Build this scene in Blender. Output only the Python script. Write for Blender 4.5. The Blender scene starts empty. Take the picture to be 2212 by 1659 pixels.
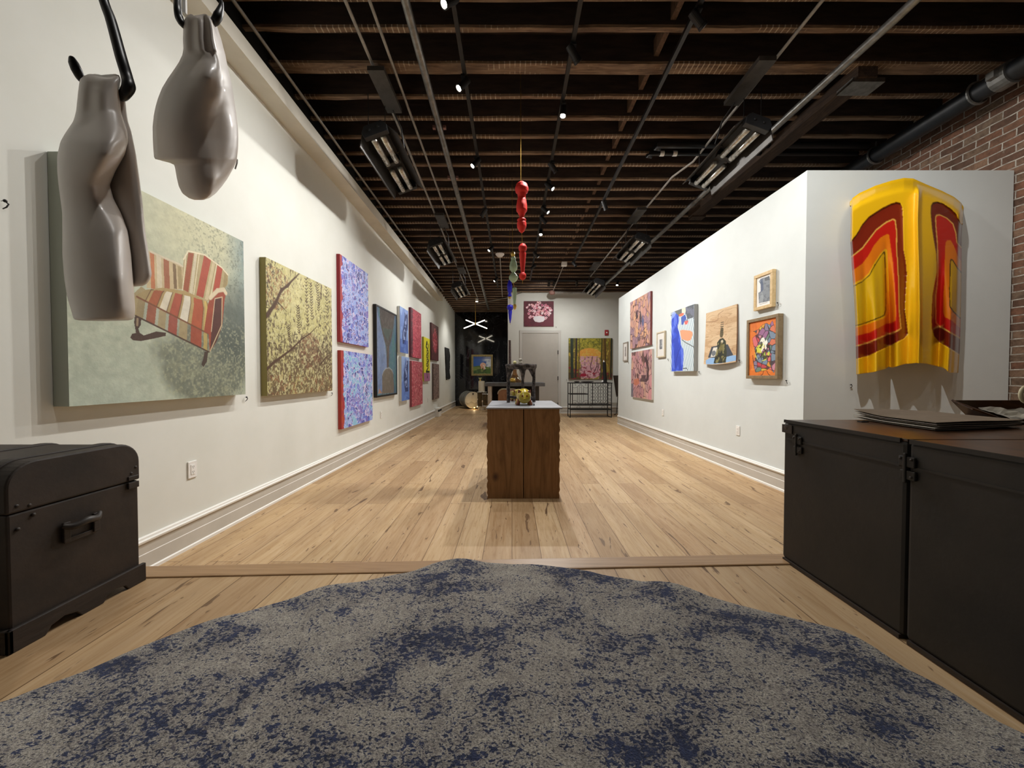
import bpy, math, random
import numpy as np
from mathutils import Vector, Matrix
S = bpy.context.scene
COL = S.collection
R_ = math.radians
# ------------------------------------------------------------------ camera, world, exposure
F = 830.0; CX = 1106.0; HY = 812.0; CAMZ = 1.17
TH = math.atan((829.5-HY)/F)
cam_d = bpy.data.cameras.new('camera'); cam = bpy.data.objects.new('camera', cam_d); COL.objects.link(cam)
cam.location = (0, 0, CAMZ); cam.rotation_euler = (math.pi/2-TH, 0, 0)
cam_d.sensor_fit = 'HORIZONTAL'; cam_d.sensor_width = 36.0; cam_d.lens = 36.0*F/2212.0
cam_d.clip_start = 0.02; cam_d.clip_end = 100
S.camera = cam
S.view_settings.view_transform = 'Standard'; S.view_settings.look = 'None'
S.view_settings.gamma = 1.0; S.view_settings.exposure = 0.0
try: S.view_settings.use_curve_mapping = False
except Exception: pass
w = bpy.data.worlds.new('world'); S.world = w; w.use_nodes = True
w.node_tree.nodes['Background'].inputs[0].default_value = (1.0, 0.97, 0.92, 1)
w.node_tree.nodes['Background'].inputs[1].default_value = 0.07

def ceil_z(Y): return 4.16-0.037*Y            # underside of the joists, they fall slightly to the back

SPOT_COL = (1.0, 0.978, 0.94)
def spot(name, loc, tgt, power, size=60, blend=0.5, parent=None, radius=0.03):
    l = bpy.data.lights.new(name, 'SPOT'); l.energy = power; l.color = SPOT_COL
    l.spot_size = R_(size); l.spot_blend = blend; l.shadow_soft_size = radius
    o = bpy.data.objects.new(name, l); COL.objects.link(o)
    o.location = loc; d = Vector(tgt)-Vector(loc); o.rotation_euler = d.to_track_quat('-Z', 'Y').to_euler()
    if parent is not None:
        o.parent = parent; o.matrix_parent_inverse = Matrix.Translation(-WL[parent.name])
    return o
def area(name, loc, tgt, power, size, color=SPOT_COL, sy=None):
    l = bpy.data.lights.new(name, 'AREA'); l.energy = power; l.color = color; l.size = size
    if sy: l.shape = 'RECTANGLE'; l.size_y = sy
    o = bpy.data.objects.new(name, l); COL.objects.link(o); o.location = loc
    d = Vector(tgt)-Vector(loc); o.rotation_euler = d.to_track_quat('-Z', 'Y').to_euler()
    return o
# ------------------------------------------------------------------ projecting photo measurements onto planes
def ray(px, py):
    a = (px-CX)/F; b = (829.5-py)/F; c, s = math.cos(TH), math.sin(TH)
    return Vector((a, c+b*s, -s+b*c))
O3 = Vector((0, 0, CAMZ))
def on(px, py, pt, n):
    r = ray(px, py); n = Vector(n); return O3+r*((Vector(pt)-O3).dot(n)/r.dot(n))
def atX(px, py, v): return on(px, py, (v, 0, 0), (1, 0, 0))
def atY(px, py, v): return on(px, py, (0, v, 0), (0, 1, 0))
def atZ(px, py, v): return on(px, py, (0, 0, v), (0, 0, 1))
def at_ceil(px, py, drop): return on(px, py, (0, 0, ceil_z(0)-drop), (0, 0.037, 1))

# ------------------------------------------------------------------ mesh builder
WL = {}
class MB:
    def __init__(s): s.v = []; s.f = []; s.m = []; s.mi = 0
    def add(s, vs, fs):
        b = len(s.v); s.v += [tuple(x) for x in vs]; s.f += [tuple(i+b for i in f) for f in fs]; s.m += [s.mi]*len(fs)
        return s
    def box(s, x0, y0, z0, x1, y1, z1, M=None):
        vs = [Vector((x, y, z)) for x in (x0, x1) for y in (y0, y1) for z in (z0, z1)]
        if M is not None: vs = [M @ v for v in vs]
        return s.add(vs, [(0, 1, 3, 2), (4, 6, 7, 5), (0, 4, 5, 1), (2, 3, 7, 6), (0, 2, 6, 4), (1, 5, 7, 3)])
    def tube(s, pts, r, n=10, cap=True):
        pts = [Vector(p) for p in pts]
        rs = r if isinstance(r, (list, tuple)) else [r]*len(pts)
        rings = []; prev = None
        for i, p in enumerate(pts):
            d = (pts[min(i+1, len(pts)-1)]-pts[max(i-1, 0)]).normalized()
            if prev is None:
                up = Vector((0, 0, 1)) if abs(d.z) < .9 else Vector((1, 0, 0)); a = d.cross(up).normalized()
            else:
                a = (prev-d*prev.dot(d)); a.normalize()
            prev = a; b = d.cross(a)
            rings.append([p+(a*math.cos(t)+b*math.sin(t))*rs[i] for t in (2*math.pi*k/n for k in range(n))])
        return s.loft(rings, cap)
    def loft(s, rings, cap=True, closed=True):
        n = len(rings[0]); vs = [p for r in rings for p in r]; fs = []
        for i in range(len(rings)-1):
            for k in range(n if closed else n-1):
                k2 = (k+1) % n
                fs.append((i*n+k, i*n+k2, (i+1)*n+k2, (i+1)*n+k))
        if cap and closed:
            fs.append(tuple(range(n))[::-1]); fs.append(tuple((len(rings)-1)*n+k for k in range(n)))
        return s.add(vs, fs)
    def lathe(s, prof, c=(0, 0, 0), n=24, M=None, cap=True):
        c = Vector(c); rings = []
        for r, z in prof:
            ring = []
            for k in range(n):
                t = 2*math.pi*k/n; p = Vector((r*math.cos(t), r*math.sin(t), z))
                if M is not None: p = M @ p
                ring.append(c+p)
            rings.append(ring)
        return s.loft(rings, cap)
    def sph(s, c, r, n=16, sc=(1, 1, 1), M=None):
        prof = []
        c = Vector(c); rings = []
        for i in range(1, n):
            a = math.pi*i/n; ring = []
            for k in range(n*2):
                t = math.pi*k/n
                p = Vector((r*math.sin(a)*math.cos(t)*sc[0], r*math.sin(a)*math.sin(t)*sc[1], -r*math.cos(a)*sc[2]))
                if M is not None: p = M @ p
                ring.append(c+p)
            rings.append(ring)
        return s.loft(rings)
    def prism(s, poly, axis, a, b):
        """poly of 2d points, extruded along axis ('x','y','z') from a to b"""
        def P(u, v, w): return {'x': (w, u, v), 'y': (u, w, v), 'z': (u, v, w)}[axis]
        n = len(poly)
        vs = [P(u, v, a) for u, v in poly]+[P(u, v, b) for u, v in poly]
        fs = [tuple(range(n))[::-1], tuple(range(n, 2*n))]+[(i, (i+1) % n, n+(i+1) % n, n+i) for i in range(n)]
        return s.add(vs, fs)
    def xf(s, M, start=0):
        for i in range(start, len(s.v)): s.v[i] = tuple(M @ Vector(s.v[i]))
        return s
    def build(s, name, mats, parent=None, smooth=False, loc=None, bevel=0, sub=0, solid=0):
        if not isinstance(mats, (list, tuple)): mats = [mats]
        if parent is not None: base = WL[parent.name]
        elif loc is not None: base = Vector(loc)
        else:
            A = np.array(s.v); base = Vector(((A[:, 0].min()+A[:, 0].max())/2, (A[:, 1].min()+A[:, 1].max())/2, A[:, 2].min()))
        me = bpy.data.meshes.new(name)
        me.from_pydata([tuple(Vector(v)-base) for v in s.v], [], s.f)
        for m in mats: me.materials.append(m)
        me.polygons.foreach_set('material_index', s.m)
        me.update()
        import bmesh
        bm = bmesh.new(); bm.from_mesh(me); bmesh.ops.recalc_face_normals(bm, faces=bm.faces); bm.to_mesh(me); bm.free()
        if smooth: me.polygons.foreach_set('use_smooth', [True]*len(me.polygons))
        o = bpy.data.objects.new(name, me); COL.objects.link(o)
        if parent is not None: o.parent = parent; o.location = (0, 0, 0)
        else: o.location = base
        WL[o.name] = base.copy()
        if solid:
            m = o.modifiers.new('solid', 'SOLIDIFY'); m.thickness = solid; m.offset = -1
        if bevel:
            m = o.modifiers.new('bevel', 'BEVEL'); m.width = bevel; m.segments = 2; m.limit_method = 'ANGLE'; m.angle_limit = R_(40)
        if sub:
            m = o.modifiers.new('sub', 'SUBSURF'); m.levels = sub; m.render_levels = sub
        return o
def tag(o, label, cat, group=None, kind=None):
    o['label'] = label; o['category'] = cat
    if group: o['group'] = group
    if kind: o['kind'] = kind
    return o
def thing(name, label, cat, loc, group=None):
    o = bpy.data.objects.new(name, None); COL.objects.link(o); o.location = loc; o.empty_display_size = .05
    WL[o.name] = Vector(loc); return tag(o, label, cat, group)
def struct(o): o['kind'] = 'structure'; return o
def copy_thing(src, loc, label, group=None):
    r = src.copy(); COL.objects.link(r); r.location = loc; r['label'] = label
    if group: r['group'] = group
    def rec(a, b):
        for ch in [x for x in COL.objects if x.parent is a]:
            c = ch.copy(); COL.objects.link(c); c.parent = b; WL[c.name] = Vector(loc); rec(ch, c)
    rec(src, r); WL[r.name] = Vector(loc)
    return r

# ------------------------------------------------------------------ materials
def lin(h):
    if isinstance(h, str): h = tuple(int(h[i:i+2], 16)/255 for i in (0, 2, 4))
    return tuple(c/12.92 if c <= .04045 else ((c+.055)/1.055)**2.4 for c in h[:3])
def newmat(name):
    m = bpy.data.materials.new(name); m.use_nodes = True
    return m, m.node_tree, m.node_tree.nodes['Principled BSDF']
def N(nt, t, **k):
    n = nt.nodes.new(t)
    for a, b in k.items(): setattr(n, a, b)
    return n
def ramp(nt, fac, stops, interp='LINEAR'):
    r = N(nt, 'ShaderNodeValToRGB'); r.color_ramp.interpolation = interp
    e = r.color_ramp.elements
    while len(e) < len(stops): e.new(.5)
    for el, (p, c) in zip(e, stops): el.position = p; el.color = (*lin(c), 1) if isinstance(c, str) else (c, c, c, 1)
    nt.links.new(fac, r.inputs[0]); return r.outputs[0]
def coords(nt, scale=(1, 1, 1), rot=(0, 0, 0), obj=True):
    tc = N(nt, 'ShaderNodeTexCoord')
    g = N(nt, 'ShaderNodeMapping'); g.inputs['Scale'].default_value = scale; g.inputs['Rotation'].default_value = rot
    nt.links.new(tc.outputs['Object'], g.inputs[0]); return g.outputs[0]
def noise(nt, vec, scale=5, detail=4, rough=.6, dist=0):
    n = N(nt, 'ShaderNodeTexNoise'); n.inputs['Scale'].default_value = scale; n.inputs['Detail'].default_value = detail
    n.inputs['Roughness'].default_value = rough; n.inputs['Distortion'].default_value = dist
    nt.links.new(vec, n.inputs['Vector']); return n.outputs[0]
def bump(nt, b, h, st=.3, d=.01):
    n = N(nt, 'ShaderNodeBump'); n.inputs['Strength'].default_value = st; n.inputs['Distance'].default_value = d
    nt.links.new(h, n.inputs['Height']); nt.links.new(n.outputs[0], b.inputs['Normal'])
def mix(nt, f, a, b, mode='MIX'):
    n = N(nt, 'ShaderNodeMix', data_type='RGBA', blend_type=mode)
    if isinstance(f, float): n.inputs[0].default_value = f
    else: nt.links.new(f, n.inputs[0])
    for i, x in ((6, a), (7, b)):
        if isinstance(x, str): n.inputs[i].default_value = (*lin(x), 1)
        else: nt.links.new(x, n.inputs[i])
    return n.outputs[2]
MC = {}
def mat(name, col, rough=.5, metal=0, c2=None, sc=8, bmp=0, stretch=(1, 1, 1), coat=0, trans=0, lo=.35, hi=.65, spec=None):
    """two-tone noisy procedural surface"""
    if name in MC: return MC[name]
    m, nt, b = newmat(name)
    v = coords(nt, stretch); f = noise(nt, v, sc, 5)
    nt.links.new(ramp(nt, f, [(lo, col), (hi, c2 or col)]), b.inputs['Base Color'])
    b.inputs['Roughness'].default_value = rough; b.inputs['Metallic'].default_value = metal
    b.inputs['Coat Weight'].default_value = coat; b.inputs['Transmission Weight'].default_value = trans
    if spec is not None: b.inputs['Specular IOR Level'].default_value = spec
    if bmp: bump(nt, b, f, bmp, .01)
    MC[name] = m; return m
def emit(name, col, st):
    m, nt, b = newmat(name); b.inputs['Base Color'].default_value = (*lin(col), 1)
    b.inputs['Emission Color'].default_value = (*lin(col), 1); b.inputs['Emission Strength'].default_value = st
    MC[name] = m; return m
M_wall = mat('white_wall_paint', 'E2E3DC', .75, c2='DEDFD7', sc=3, bmp=.03)
M_wall2 = mat('cool_white_wall_paint', 'D9DEDC', .75, c2='D5DAD8', sc=3, bmp=.03)
M_ledge = mat('ledge_paint', 'D8D3C6', .75, c2='CFCABD', sc=4)
M_base = mat('baseboard_paint', 'C9C4BA', .55, c2='C2BDB3', sc=4)
M_bead = mat('bead_paint', 'ECEAE4', .45)
M_dark = mat('dark_shaded_timber', '2B201B', .9, c2='42322A', sc=6, bmp=.4, stretch=(.6, 3, 3))  # shade on the joist sides is put into this colour; the deck shares it
M_black = mat('black_metal', '0E0E0F', .5, c2='18181A')
M_blackwood = mat('black_trunk_fibre', '241D18', .6, c2='352A22', sc=9, bmp=.25)
M_skirt = mat('dark_trunk_wood', '362C25', .55, c2='271F1A', sc=9, bmp=.2, stretch=(1, 1, 6))
M_grey_metal = mat('galvanised_metal', '8D8C88', .45, .7, c2='6F6E6B', sc=14)
M_pale_pipe = mat('painted_conduit', 'A09B93', .5, .3, c2='8B867F', sc=20)
M_chrome = mat('chrome', 'D8D8D8', .12, 1)
M_white_plastic = mat('white_plastic', 'EFEEEA', .35)
M_gap = mat('dark_gap', '090807', .9)
M_brass = mat('brass', 'B8923F', .35, .9, c2='8E6D2A', sc=20)
M_slot = mat('outlet_slot', '3A3A3A', .6)
def attr_mat(name, rough=.55, coat=0, bm=0):
    if name in MC: return MC[name]
    m, nt, b = newmat(name); a = N(nt, 'ShaderNodeAttribute', attribute_name='Col')
    nt.links.new(a.outputs['Color'], b.inputs['Base Color']); b.inputs['Roughness'].default_value = rough
    b.inputs['Coat Weight'].default_value = coat; b.inputs['Coat Roughness'].default_value = .05
    if bm:
        f = noise(nt, coords(nt), 60, 3); bump(nt, b, f, bm, .003)
    MC[name] = m; return m
M_paint = attr_mat('painted_canvas', .6, bm=.3); M_gloss = attr_mat('glazed_picture', .35, .6)

def wood_mat(name, cols, grain=(1, 14, 1), sc=3, rough=.5, bmp=.15, knots=False, dist=1.2):
    m, nt, b = newmat(name); v = coords(nt, grain)
    f = noise(nt, v, sc, 6, .65, dist)
    c = ramp(nt, f, [(.3, cols[0]), (.5, cols[1]), (.72, cols[2])])
    if knots:
        k = N(nt, 'ShaderNodeTexVoronoi'); k.inputs['Scale'].default_value = 2.2
        nt.links.new(coords(nt, (1, 1, .7)), k.inputs['Vector'])
        kk = ramp(nt, k.outputs['Distance'], [(.03, 0.0), (.09, 1.0)])
        c = mix(nt, kk, cols[3], c)
    nt.links.new(c, b.inputs['Base Color']); b.inputs['Roughness'].default_value = rough
    bump(nt, b, f, bmp, .004); MC[name] = m; return m
M_box = wood_mat('rough_cedar', ('664826', '805D38', '8E6C47', '45291A'), (5, 5, .5), 3, .7, knots=True, dist=2)
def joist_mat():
    m, nt, b = newmat('lit_joist_underside'); v = coords(nt, (1, 9, 9)); f = noise(nt, v, 3, 6, .65, 1.2)
    c = ramp(nt, f, [(.3, '4C3A2D'), (.5, '765E49'), (.72, '957C63')])  # paler than the joist sides: bounced floor light put into the colour
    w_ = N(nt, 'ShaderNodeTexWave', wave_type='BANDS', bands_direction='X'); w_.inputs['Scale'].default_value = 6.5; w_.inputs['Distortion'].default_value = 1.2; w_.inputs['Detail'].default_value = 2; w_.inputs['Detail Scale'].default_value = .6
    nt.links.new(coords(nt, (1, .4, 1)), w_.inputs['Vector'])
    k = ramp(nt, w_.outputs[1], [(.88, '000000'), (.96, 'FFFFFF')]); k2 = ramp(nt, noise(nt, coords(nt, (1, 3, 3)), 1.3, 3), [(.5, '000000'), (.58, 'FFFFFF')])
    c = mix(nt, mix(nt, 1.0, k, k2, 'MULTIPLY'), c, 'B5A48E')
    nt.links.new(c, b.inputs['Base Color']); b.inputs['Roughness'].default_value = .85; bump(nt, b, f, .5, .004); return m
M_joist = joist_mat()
M_nose = wood_mat('stair_nosing_oak', ('8C6A48', 'A5825C', 'B08E68'), (.7, 26, 26), 1.6, .4, dist=3)
M_oakframe = wood_mat('oak_frame', ('C0A270', 'CFB384', 'DCC294'), (4, 4, 4), 5, .5)
M_walnut = wood_mat('brown_frame', ('6F5D45', '857051', '907C5E'), (4, 4, 2), 6, .6)
M_tan = wood_mat('tan_wood', ('7C5438', '93684A', 'A67B5A'), (4, 4, 1), 5, .4)
M_traytop = wood_mat('worn_brown_trunk_top', ('2B1D14', '4A2E1B', '6B4324'), (6, 2, 3), 3, .32, .1)

# plank floor
def plank_mat(name, off=0.0):
    m, nt, b = newmat(name)
    v = coords(nt, (1, 1, 1), (0, 0, R_(90)))
    br = N(nt, 'ShaderNodeTexBrick'); br.inputs['Scale'].default_value = 1.0
    br.offset = .37; br.offset_frequency = 2
    br.inputs['Brick Width'].default_value = 1.75; br.inputs['Row Height'].default_value = .19
    br.inputs['Mortar Size'].default_value = .0022; br.inputs['Mortar Smooth'].default_value = .2; br.inputs['Bias'].default_value = 0
    br.inputs['Color1'].default_value = (0, 0, 0, 1); br.inputs['Color2'].default_value = (1, 1, 1, 1); br.inputs['Mortar'].default_value = (.5, .5, .5, 1)
    nt.links.new(v, br.inputs['Vector'])
    tone = ramp(nt, br.outputs['Color'], [(0, 'B59A78'), (.25, 'C5A988'), (.6, 'CDB390'), (1, 'D3BA98')])
    g = coords(nt, (14, .9, 1))
    # offset the grain of each plank
    ad = N(nt, 'ShaderNodeVectorMath', operation='MULTIPLY_ADD'); ad.inputs[1].default_value = (9, 17, 5)
    nt.links.new(br.outputs['Color'], ad.inputs[0]); nt.links.new(g, ad.inputs[2])
    gn = noise(nt, ad.outputs[0], 2.6, 8, .68, 1.2)
    gc = ramp(nt, gn, [(.25, 'C9B496'), (.5, 'F0E8DA'), (.75, 'FFFFFF')])
    c = mix(nt, 1.0, tone, gc, 'MULTIPLY')
    # cracks and knots
    k = noise(nt, coords(nt, (7, 1.3, 1)), 1.9, 3, .5, .8)
    kk = ramp(nt, k, [(.30, 'FFFFFF'), (.33, '000000')])
    kx = noise(nt, coords(nt, (30, 5, 1)), 1.7, 3, .5, 1.0)
    kk2 = ramp(nt, kx, [(.29, 'FFFFFF'), (.33, '000000')])
    ks = mix(nt, 1.0, kk, kk2, 'ADD')
    c = mix(nt, ks, c, '6B5138')
    big = noise(nt, coords(nt, (5, .8, 1)), .9, 3, .5)
    c = mix(nt, ramp(nt, big, [(.35, 'FFFFFF'), (.6, '000000')]), c, mix(nt, .35, c, '8A6A4A'))
    c = mix(nt, br.outputs['Fac'], c, '6E5236')
    nt.links.new(c, b.inputs['Base Color']); b.inputs['Roughness'].default_value = .5
    b.inputs['Specular IOR Level'].default_value = .35
    bump(nt, b, gn, .12, .003)
    return m
M_floor = plank_mat('oak_plank_floor')
# brick
def brick_mat():
    m, nt, b = newmat('old_red_brick')
    v = coords(nt, (1, 1, 1), (R_(90), 0, R_(90)))
    tc = N(nt, 'ShaderNodeTexCoord'); sp = N(nt, 'ShaderNodeSeparateXYZ'); cb = N(nt, 'ShaderNodeCombineXYZ')
    nt.links.new(tc.outputs['Object'], sp.inputs[0]); nt.links.new(sp.outputs[1], cb.inputs[0]); nt.links.new(sp.outputs[2], cb.inputs[1])
    nz = N(nt, 'ShaderNodeTexNoise'); nz.inputs['Scale'].default_value = 3.5; nt.links.new(tc.outputs['Object'], nz.inputs['Vector'])
    ma = N(nt, 'ShaderNodeVectorMath', operation='MULTIPLY_ADD'); ma.inputs[1].default_value = (.03, .03, 0)
    nt.links.new(nz.outputs['Color'], ma.inputs[0]); nt.links.new(cb.outputs[0], ma.inputs[2])
    br = N(nt, 'ShaderNodeTexBrick'); br.inputs['Scale'].default_value = 1.0
    br.inputs['Brick Width'].default_value = .215; br.inputs['Row Height'].default_value = .073
    br.inputs['Mortar Size'].default_value = .007; br.inputs['Mortar Smooth'].default_value = .35
    br.inputs['Color1'].default_value = (0, 0, 0, 1); br.inputs['Color2'].default_value = (1, 1, 1, 1)
    nt.links.new(ma.outputs[0], br.inputs['Vector'])
    tone = ramp(nt, br.outputs['Color'], [(0, '6C5243'), (.4, '93664F'), (.7, '86705D'), (1, 'A07C63')])
    n2 = noise(nt, tc.outputs['Object'], 14, 6, .7)
    tone = mix(nt, ramp(nt, n2, [(.4, '000000'), (.75, 'FFFFFF')]), tone, '4A382C')
    mor = ramp(nt, n2, [(.35, '8E8274'), (.6, 'D8CFC2')])
    c = mix(nt, br.outputs['Fac'], tone, mor)
    n3 = noise(nt, tc.outputs['Object'], 5, 5, .7)
    c = mix(nt, ramp(nt, n3, [(.62, '000000'), (.7, 'FFFFFF')]), c, 'A89C8C')
    nt.links.new(c, b.inputs['Base Color']); b.inputs['Roughness'].default_value = .9
    inv = N(nt, 'ShaderNodeMath', operation='MULTIPLY_ADD'); inv.inputs[1].default_value = -1.0
    nt.links.new(br.outputs['Fac'], inv.inputs[0]); nt.links.new(n2, inv.inputs[2])
    bump(nt, b, inv.outputs[0], .8, .02)
    return m
M_brick = brick_mat()
# polished black wall with faint streaks
def black_wall():
    m, nt, b = newmat('polished_black_wall')
    a = noise(nt, coords(nt, (1.6, 1, .25)), 2.2, 6, .7, 1.5)
    c = ramp(nt, a, [(.45, '0B0B0D'), (.62, '1D1D20'), (.74, '3A3A3D')])
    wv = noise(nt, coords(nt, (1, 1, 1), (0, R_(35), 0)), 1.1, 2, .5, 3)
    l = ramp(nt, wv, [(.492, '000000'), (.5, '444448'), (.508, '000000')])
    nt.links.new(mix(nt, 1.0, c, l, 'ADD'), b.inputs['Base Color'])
    b.inputs['Roughness'].default_value = .06; b.inputs['Specular IOR Level'].default_value = .5
    return m
M_blackwall = black_wall()
# rug
def rug_mat():
    m, nt, b = newmat('blue_grey_rug')
    v = coords(nt, (1, 1, 1), (0, 0, R_(-35)))
    tc = N(nt, 'ShaderNodeTexCoord')
    big = noise(nt, coords(nt, (1, 1.8, 1), (0, 0, R_(50))), 3.6, 6, .66, .5)
    sm = noise(nt, coords(nt, (1, 1.4, 1), (0, 0, R_(40))), 88, 4, .66, .4)
    md = noise(nt, coords(nt, (1.5, 1, 1), (0, 0, R_(15))), 20, 5, .66, .4)
    fine = noise(nt, tc.outputs['Object'], 210, 3, .7)
    def mth(op, a, b_, c_=None):
        n = N(nt, 'ShaderNodeMath', operation=op)
        for i, x in enumerate((a, b_, c_)):
            if x is None: continue
            if isinstance(x, (int, float)): n.inputs[i].default_value = x
            else: nt.links.new(x, n.inputs[i])
        return n.outputs[0]
    sumv = mth('MULTIPLY_ADD', big, .36, mth('MULTIPLY_ADD', sm, .44, mth('MULTIPLY', md, .20)))
    navy = ramp(nt, sumv, [(.500, '000000'), (.532, 'FFFFFF')])
    base = ramp(nt, md, [(.3, '9A938C'), (.5, 'B8B1A6'), (.7, 'C6BFB2')])
    base = mix(nt, ramp(nt, sm, [(.36, 'FFFFFF'), (.46, '000000')]), base, '66626A')
    blue = ramp(nt, md, [(.35, '252B42'), (.65, '3B4464')])
    c = mix(nt, navy, base, blue)
    c = mix(nt, 1.0, c, ramp(nt, fine, [(.25, '8E8E8E'), (.6, 'FFFFFF')]), 'MULTIPLY')
    nt.links.new(c, b.inputs['Base Color']); b.inputs['Roughness'].default_value = .95
    b.inputs['Sheen Weight'].default_value = .15; b.inputs['Specular IOR Level'].default_value = .1
    bump(nt, b, fine, .9, .006)
    return m
M_rug = rug_mat()

# ------------------------------------------------------------------ colour painter for the artworks (colours stored on a fine grid)
rng = np.random.default_rng(7)
def vnoise(x, y, seed=0):
    g = np.random.default_rng(seed).random((64, 64))
    xi = np.floor(x).astype(int); yi = np.floor(y).astype(int); fx = x-xi; fy = y-yi
    fx = fx*fx*(3-2*fx); fy = fy*fy*(3-2*fy)
    a = g[xi % 64, yi % 64]; b = g[(xi+1) % 64, yi % 64]; c = g[xi % 64, (yi+1) % 64]; d = g[(xi+1) % 64, (yi+1) % 64]
    return (a*(1-fx)+b*fx)*(1-fy)+(c*(1-fx)+d*fx)*fy
def fbm(x, y, seed=0, o=4):
    t = 0; am = .5; s = 0
    for i in range(o):
        t = t+am*vnoise(x*2**i+i*7.3, y*2**i+i*3.1, seed+i); s += am; am *= .55
    return t/s
def inpoly(x, y, P):
    r = np.zeros(x.shape, bool); n = len(P); j = n-1
    for i in range(n):
        xi, yi = P[i]; xj, yj = P[j]
        if yi != yj:
            r ^= ((yi > y) != (yj > y)) & (x < (xj-xi)*(y-yi)/(yj-yi)+xi)
        j = i
    return r
class Art:
    """flat rectangle: p0 bottom-left as seen, u right, v up, size w x h; colour grid nx x ny"""
    def __init__(s, p0, u, v, wd, ht, nx, ny):
        s.p0, s.u, s.v, s.w, s.h = Vector(p0), Vector(u), Vector(v), wd, ht
        s.n = s.u.cross(s.v)
        s.nx, s.ny = nx, ny
        gy, gx = np.meshgrid(np.linspace(0, 1, ny), np.linspace(0, 1, nx), indexing='ij')
        s.U, s.V = gx, gy; s.X, s.Y = gx*wd, gy*ht     # metres for even noise
        s.c = np.ones((ny, nx, 3))
        s.Z = None
    def zoom(s, x0, y0, sc): s.Z = (x0, y0, sc); return s
    def uv(s, p):
        """point measured in a magnified view of the photo -> position on the canvas"""
        x, y = p
        if s.Z: x = s.Z[0]+x/s.Z[2]; y = s.Z[1]+y/s.Z[2]
        q = on(x, y, s.p0, s.n)-s.p0
        return (q.dot(s.u)/s.w, q.dot(s.v)/s.h)
    def fill(s, a): s.c[:] = lin(a); return s
    def blend(s, m, col, al=1.0):
        m = np.clip(np.asarray(m, float)*al, 0, 1)[..., None]; s.c = s.c*(1-m)+np.array(lin(col))*m
    def poly(s, P, col, al=1.0, uv=False, wob=0):
        Q = [tuple(p) for p in P] if uv else [s.uv(p) for p in P]
        U, V = s.U, s.V
        if wob: U = U+(fbm(s.X*14, s.Y*14, 3)-.5)*wob; V = V+(fbm(s.X*14, s.Y*14, 9)-.5)*wob
        m = inpoly(U, V, Q); s.blend(m, col, al); return m
    def line(s, P, wd, col, uv=False, al=1.0, taper=False):
        Q = [tuple(p) for p in P] if uv else [s.uv(p) for p in P]
        X, Y = s.X, s.Y; n = len(Q)-1
        for i in range(n):
            ax, ay = Q[i][0]*s.w, Q[i][1]*s.h; bx, by = Q[i+1][0]*s.w, Q[i+1][1]*s.h
            dx, dy = bx-ax, by-ay; L = dx*dx+dy*dy+1e-9
            t = np.clip(((X-ax)*dx+(Y-ay)*dy)/L, 0, 1)
            d = np.hypot(X-ax-t*dx, Y-ay-t*dy)
            ww = wd*(1-(i+t)/n*.75) if taper else wd
            s.blend(np.clip((ww/2-d)/(wd*.25)+.5, 0, 1), col, al)
    def ell(s, c, rx, ry, col, al=1.0, ring=0):
        d = np.hypot((s.U-c[0])*s.w/rx, (s.V-c[1])*s.h/ry)
        m = (d < 1) & (d > ring) if ring else d < 1
        s.blend(m, col, al)
    def fb(s, sc, seed=0, o=4, sx=1, sy=1): return fbm(s.X*sc*sx+5, s.Y*sc*sy+5, seed, o)
    def vor(s, n, seed, sx=1, sy=1, cx=None):
        r = np.random.default_rng(seed); P = r.random((n, 2))*[s.w, s.h]
        d1 = np.full(s.X.shape, 9.); d2 = d1.copy(); idx = np.zeros(s.X.shape, int)
        jx = (fbm(s.X*9, s.Y*9, seed)-.5)*.03; jy = (fbm(s.X*9, s.Y*9, seed+5)-.5)*.03
        for i, (a, b) in enumerate(P):
            d = np.hypot((s.X+jx-a)*sx, (s.Y+jy-b)*sy)
            c = d < d1
            d2 = np.where(c, d1, np.minimum(d2, d)); idx = np.where(c, i, idx); d1 = np.where(c, d, d1)
        return d1, d2, idx, r
    def build(s, name, parent, mt, off=.0):
        base = WL[parent.name]; nx, ny = s.nx, s.ny
        P = (np.array(s.p0+s.n*off-base)[None, None]+s.X[..., None]*np.array(s.u)+s.Y[..., None]*np.array(s.v)).reshape(-1, 3)
        me = bpy.data.meshes.new(name); me.vertices.add(nx*ny); me.vertices.foreach_set('co', P.ravel())
        I = np.arange((ny-1)*(nx-1)); r = I//(nx-1); c = I % (nx-1); a = r*nx+c
        F4 = np.stack([a, a+1, a+nx+1, a+nx], 1).ravel()
        nf = (nx-1)*(ny-1); me.loops.add(nf*4); me.loops.foreach_set('vertex_index', F4)
        me.polygons.add(nf); me.polygons.foreach_set('loop_start', np.arange(nf)*4); me.polygons.foreach_set('loop_total', np.full(nf, 4))
        me.update(calc_edges=True); me.validate()
        at = me.color_attributes.new('Col', 'FLOAT_COLOR', 'POINT')
        at.data.foreach_set('color', np.concatenate([s.c.reshape(-1, 3), np.ones((nx*ny, 1))], 1).ravel())
        me.materials.append(mt); o = bpy.data.objects.new(name, me); COL.objects.link(o); o.parent = parent
        WL[o.name] = base.copy(); return o
def obox(mb, p0, u, v, n, a0, a1, b0, b1, c0, c1):
    """box in a picture's own frame: along u, v, n"""
    M = Matrix((u, v, n)).transposed()
    M = Matrix.Translation(p0) @ M.to_4x4()
    return mb.box(a0, b0, c0, a1, b1, c1, M)

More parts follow.
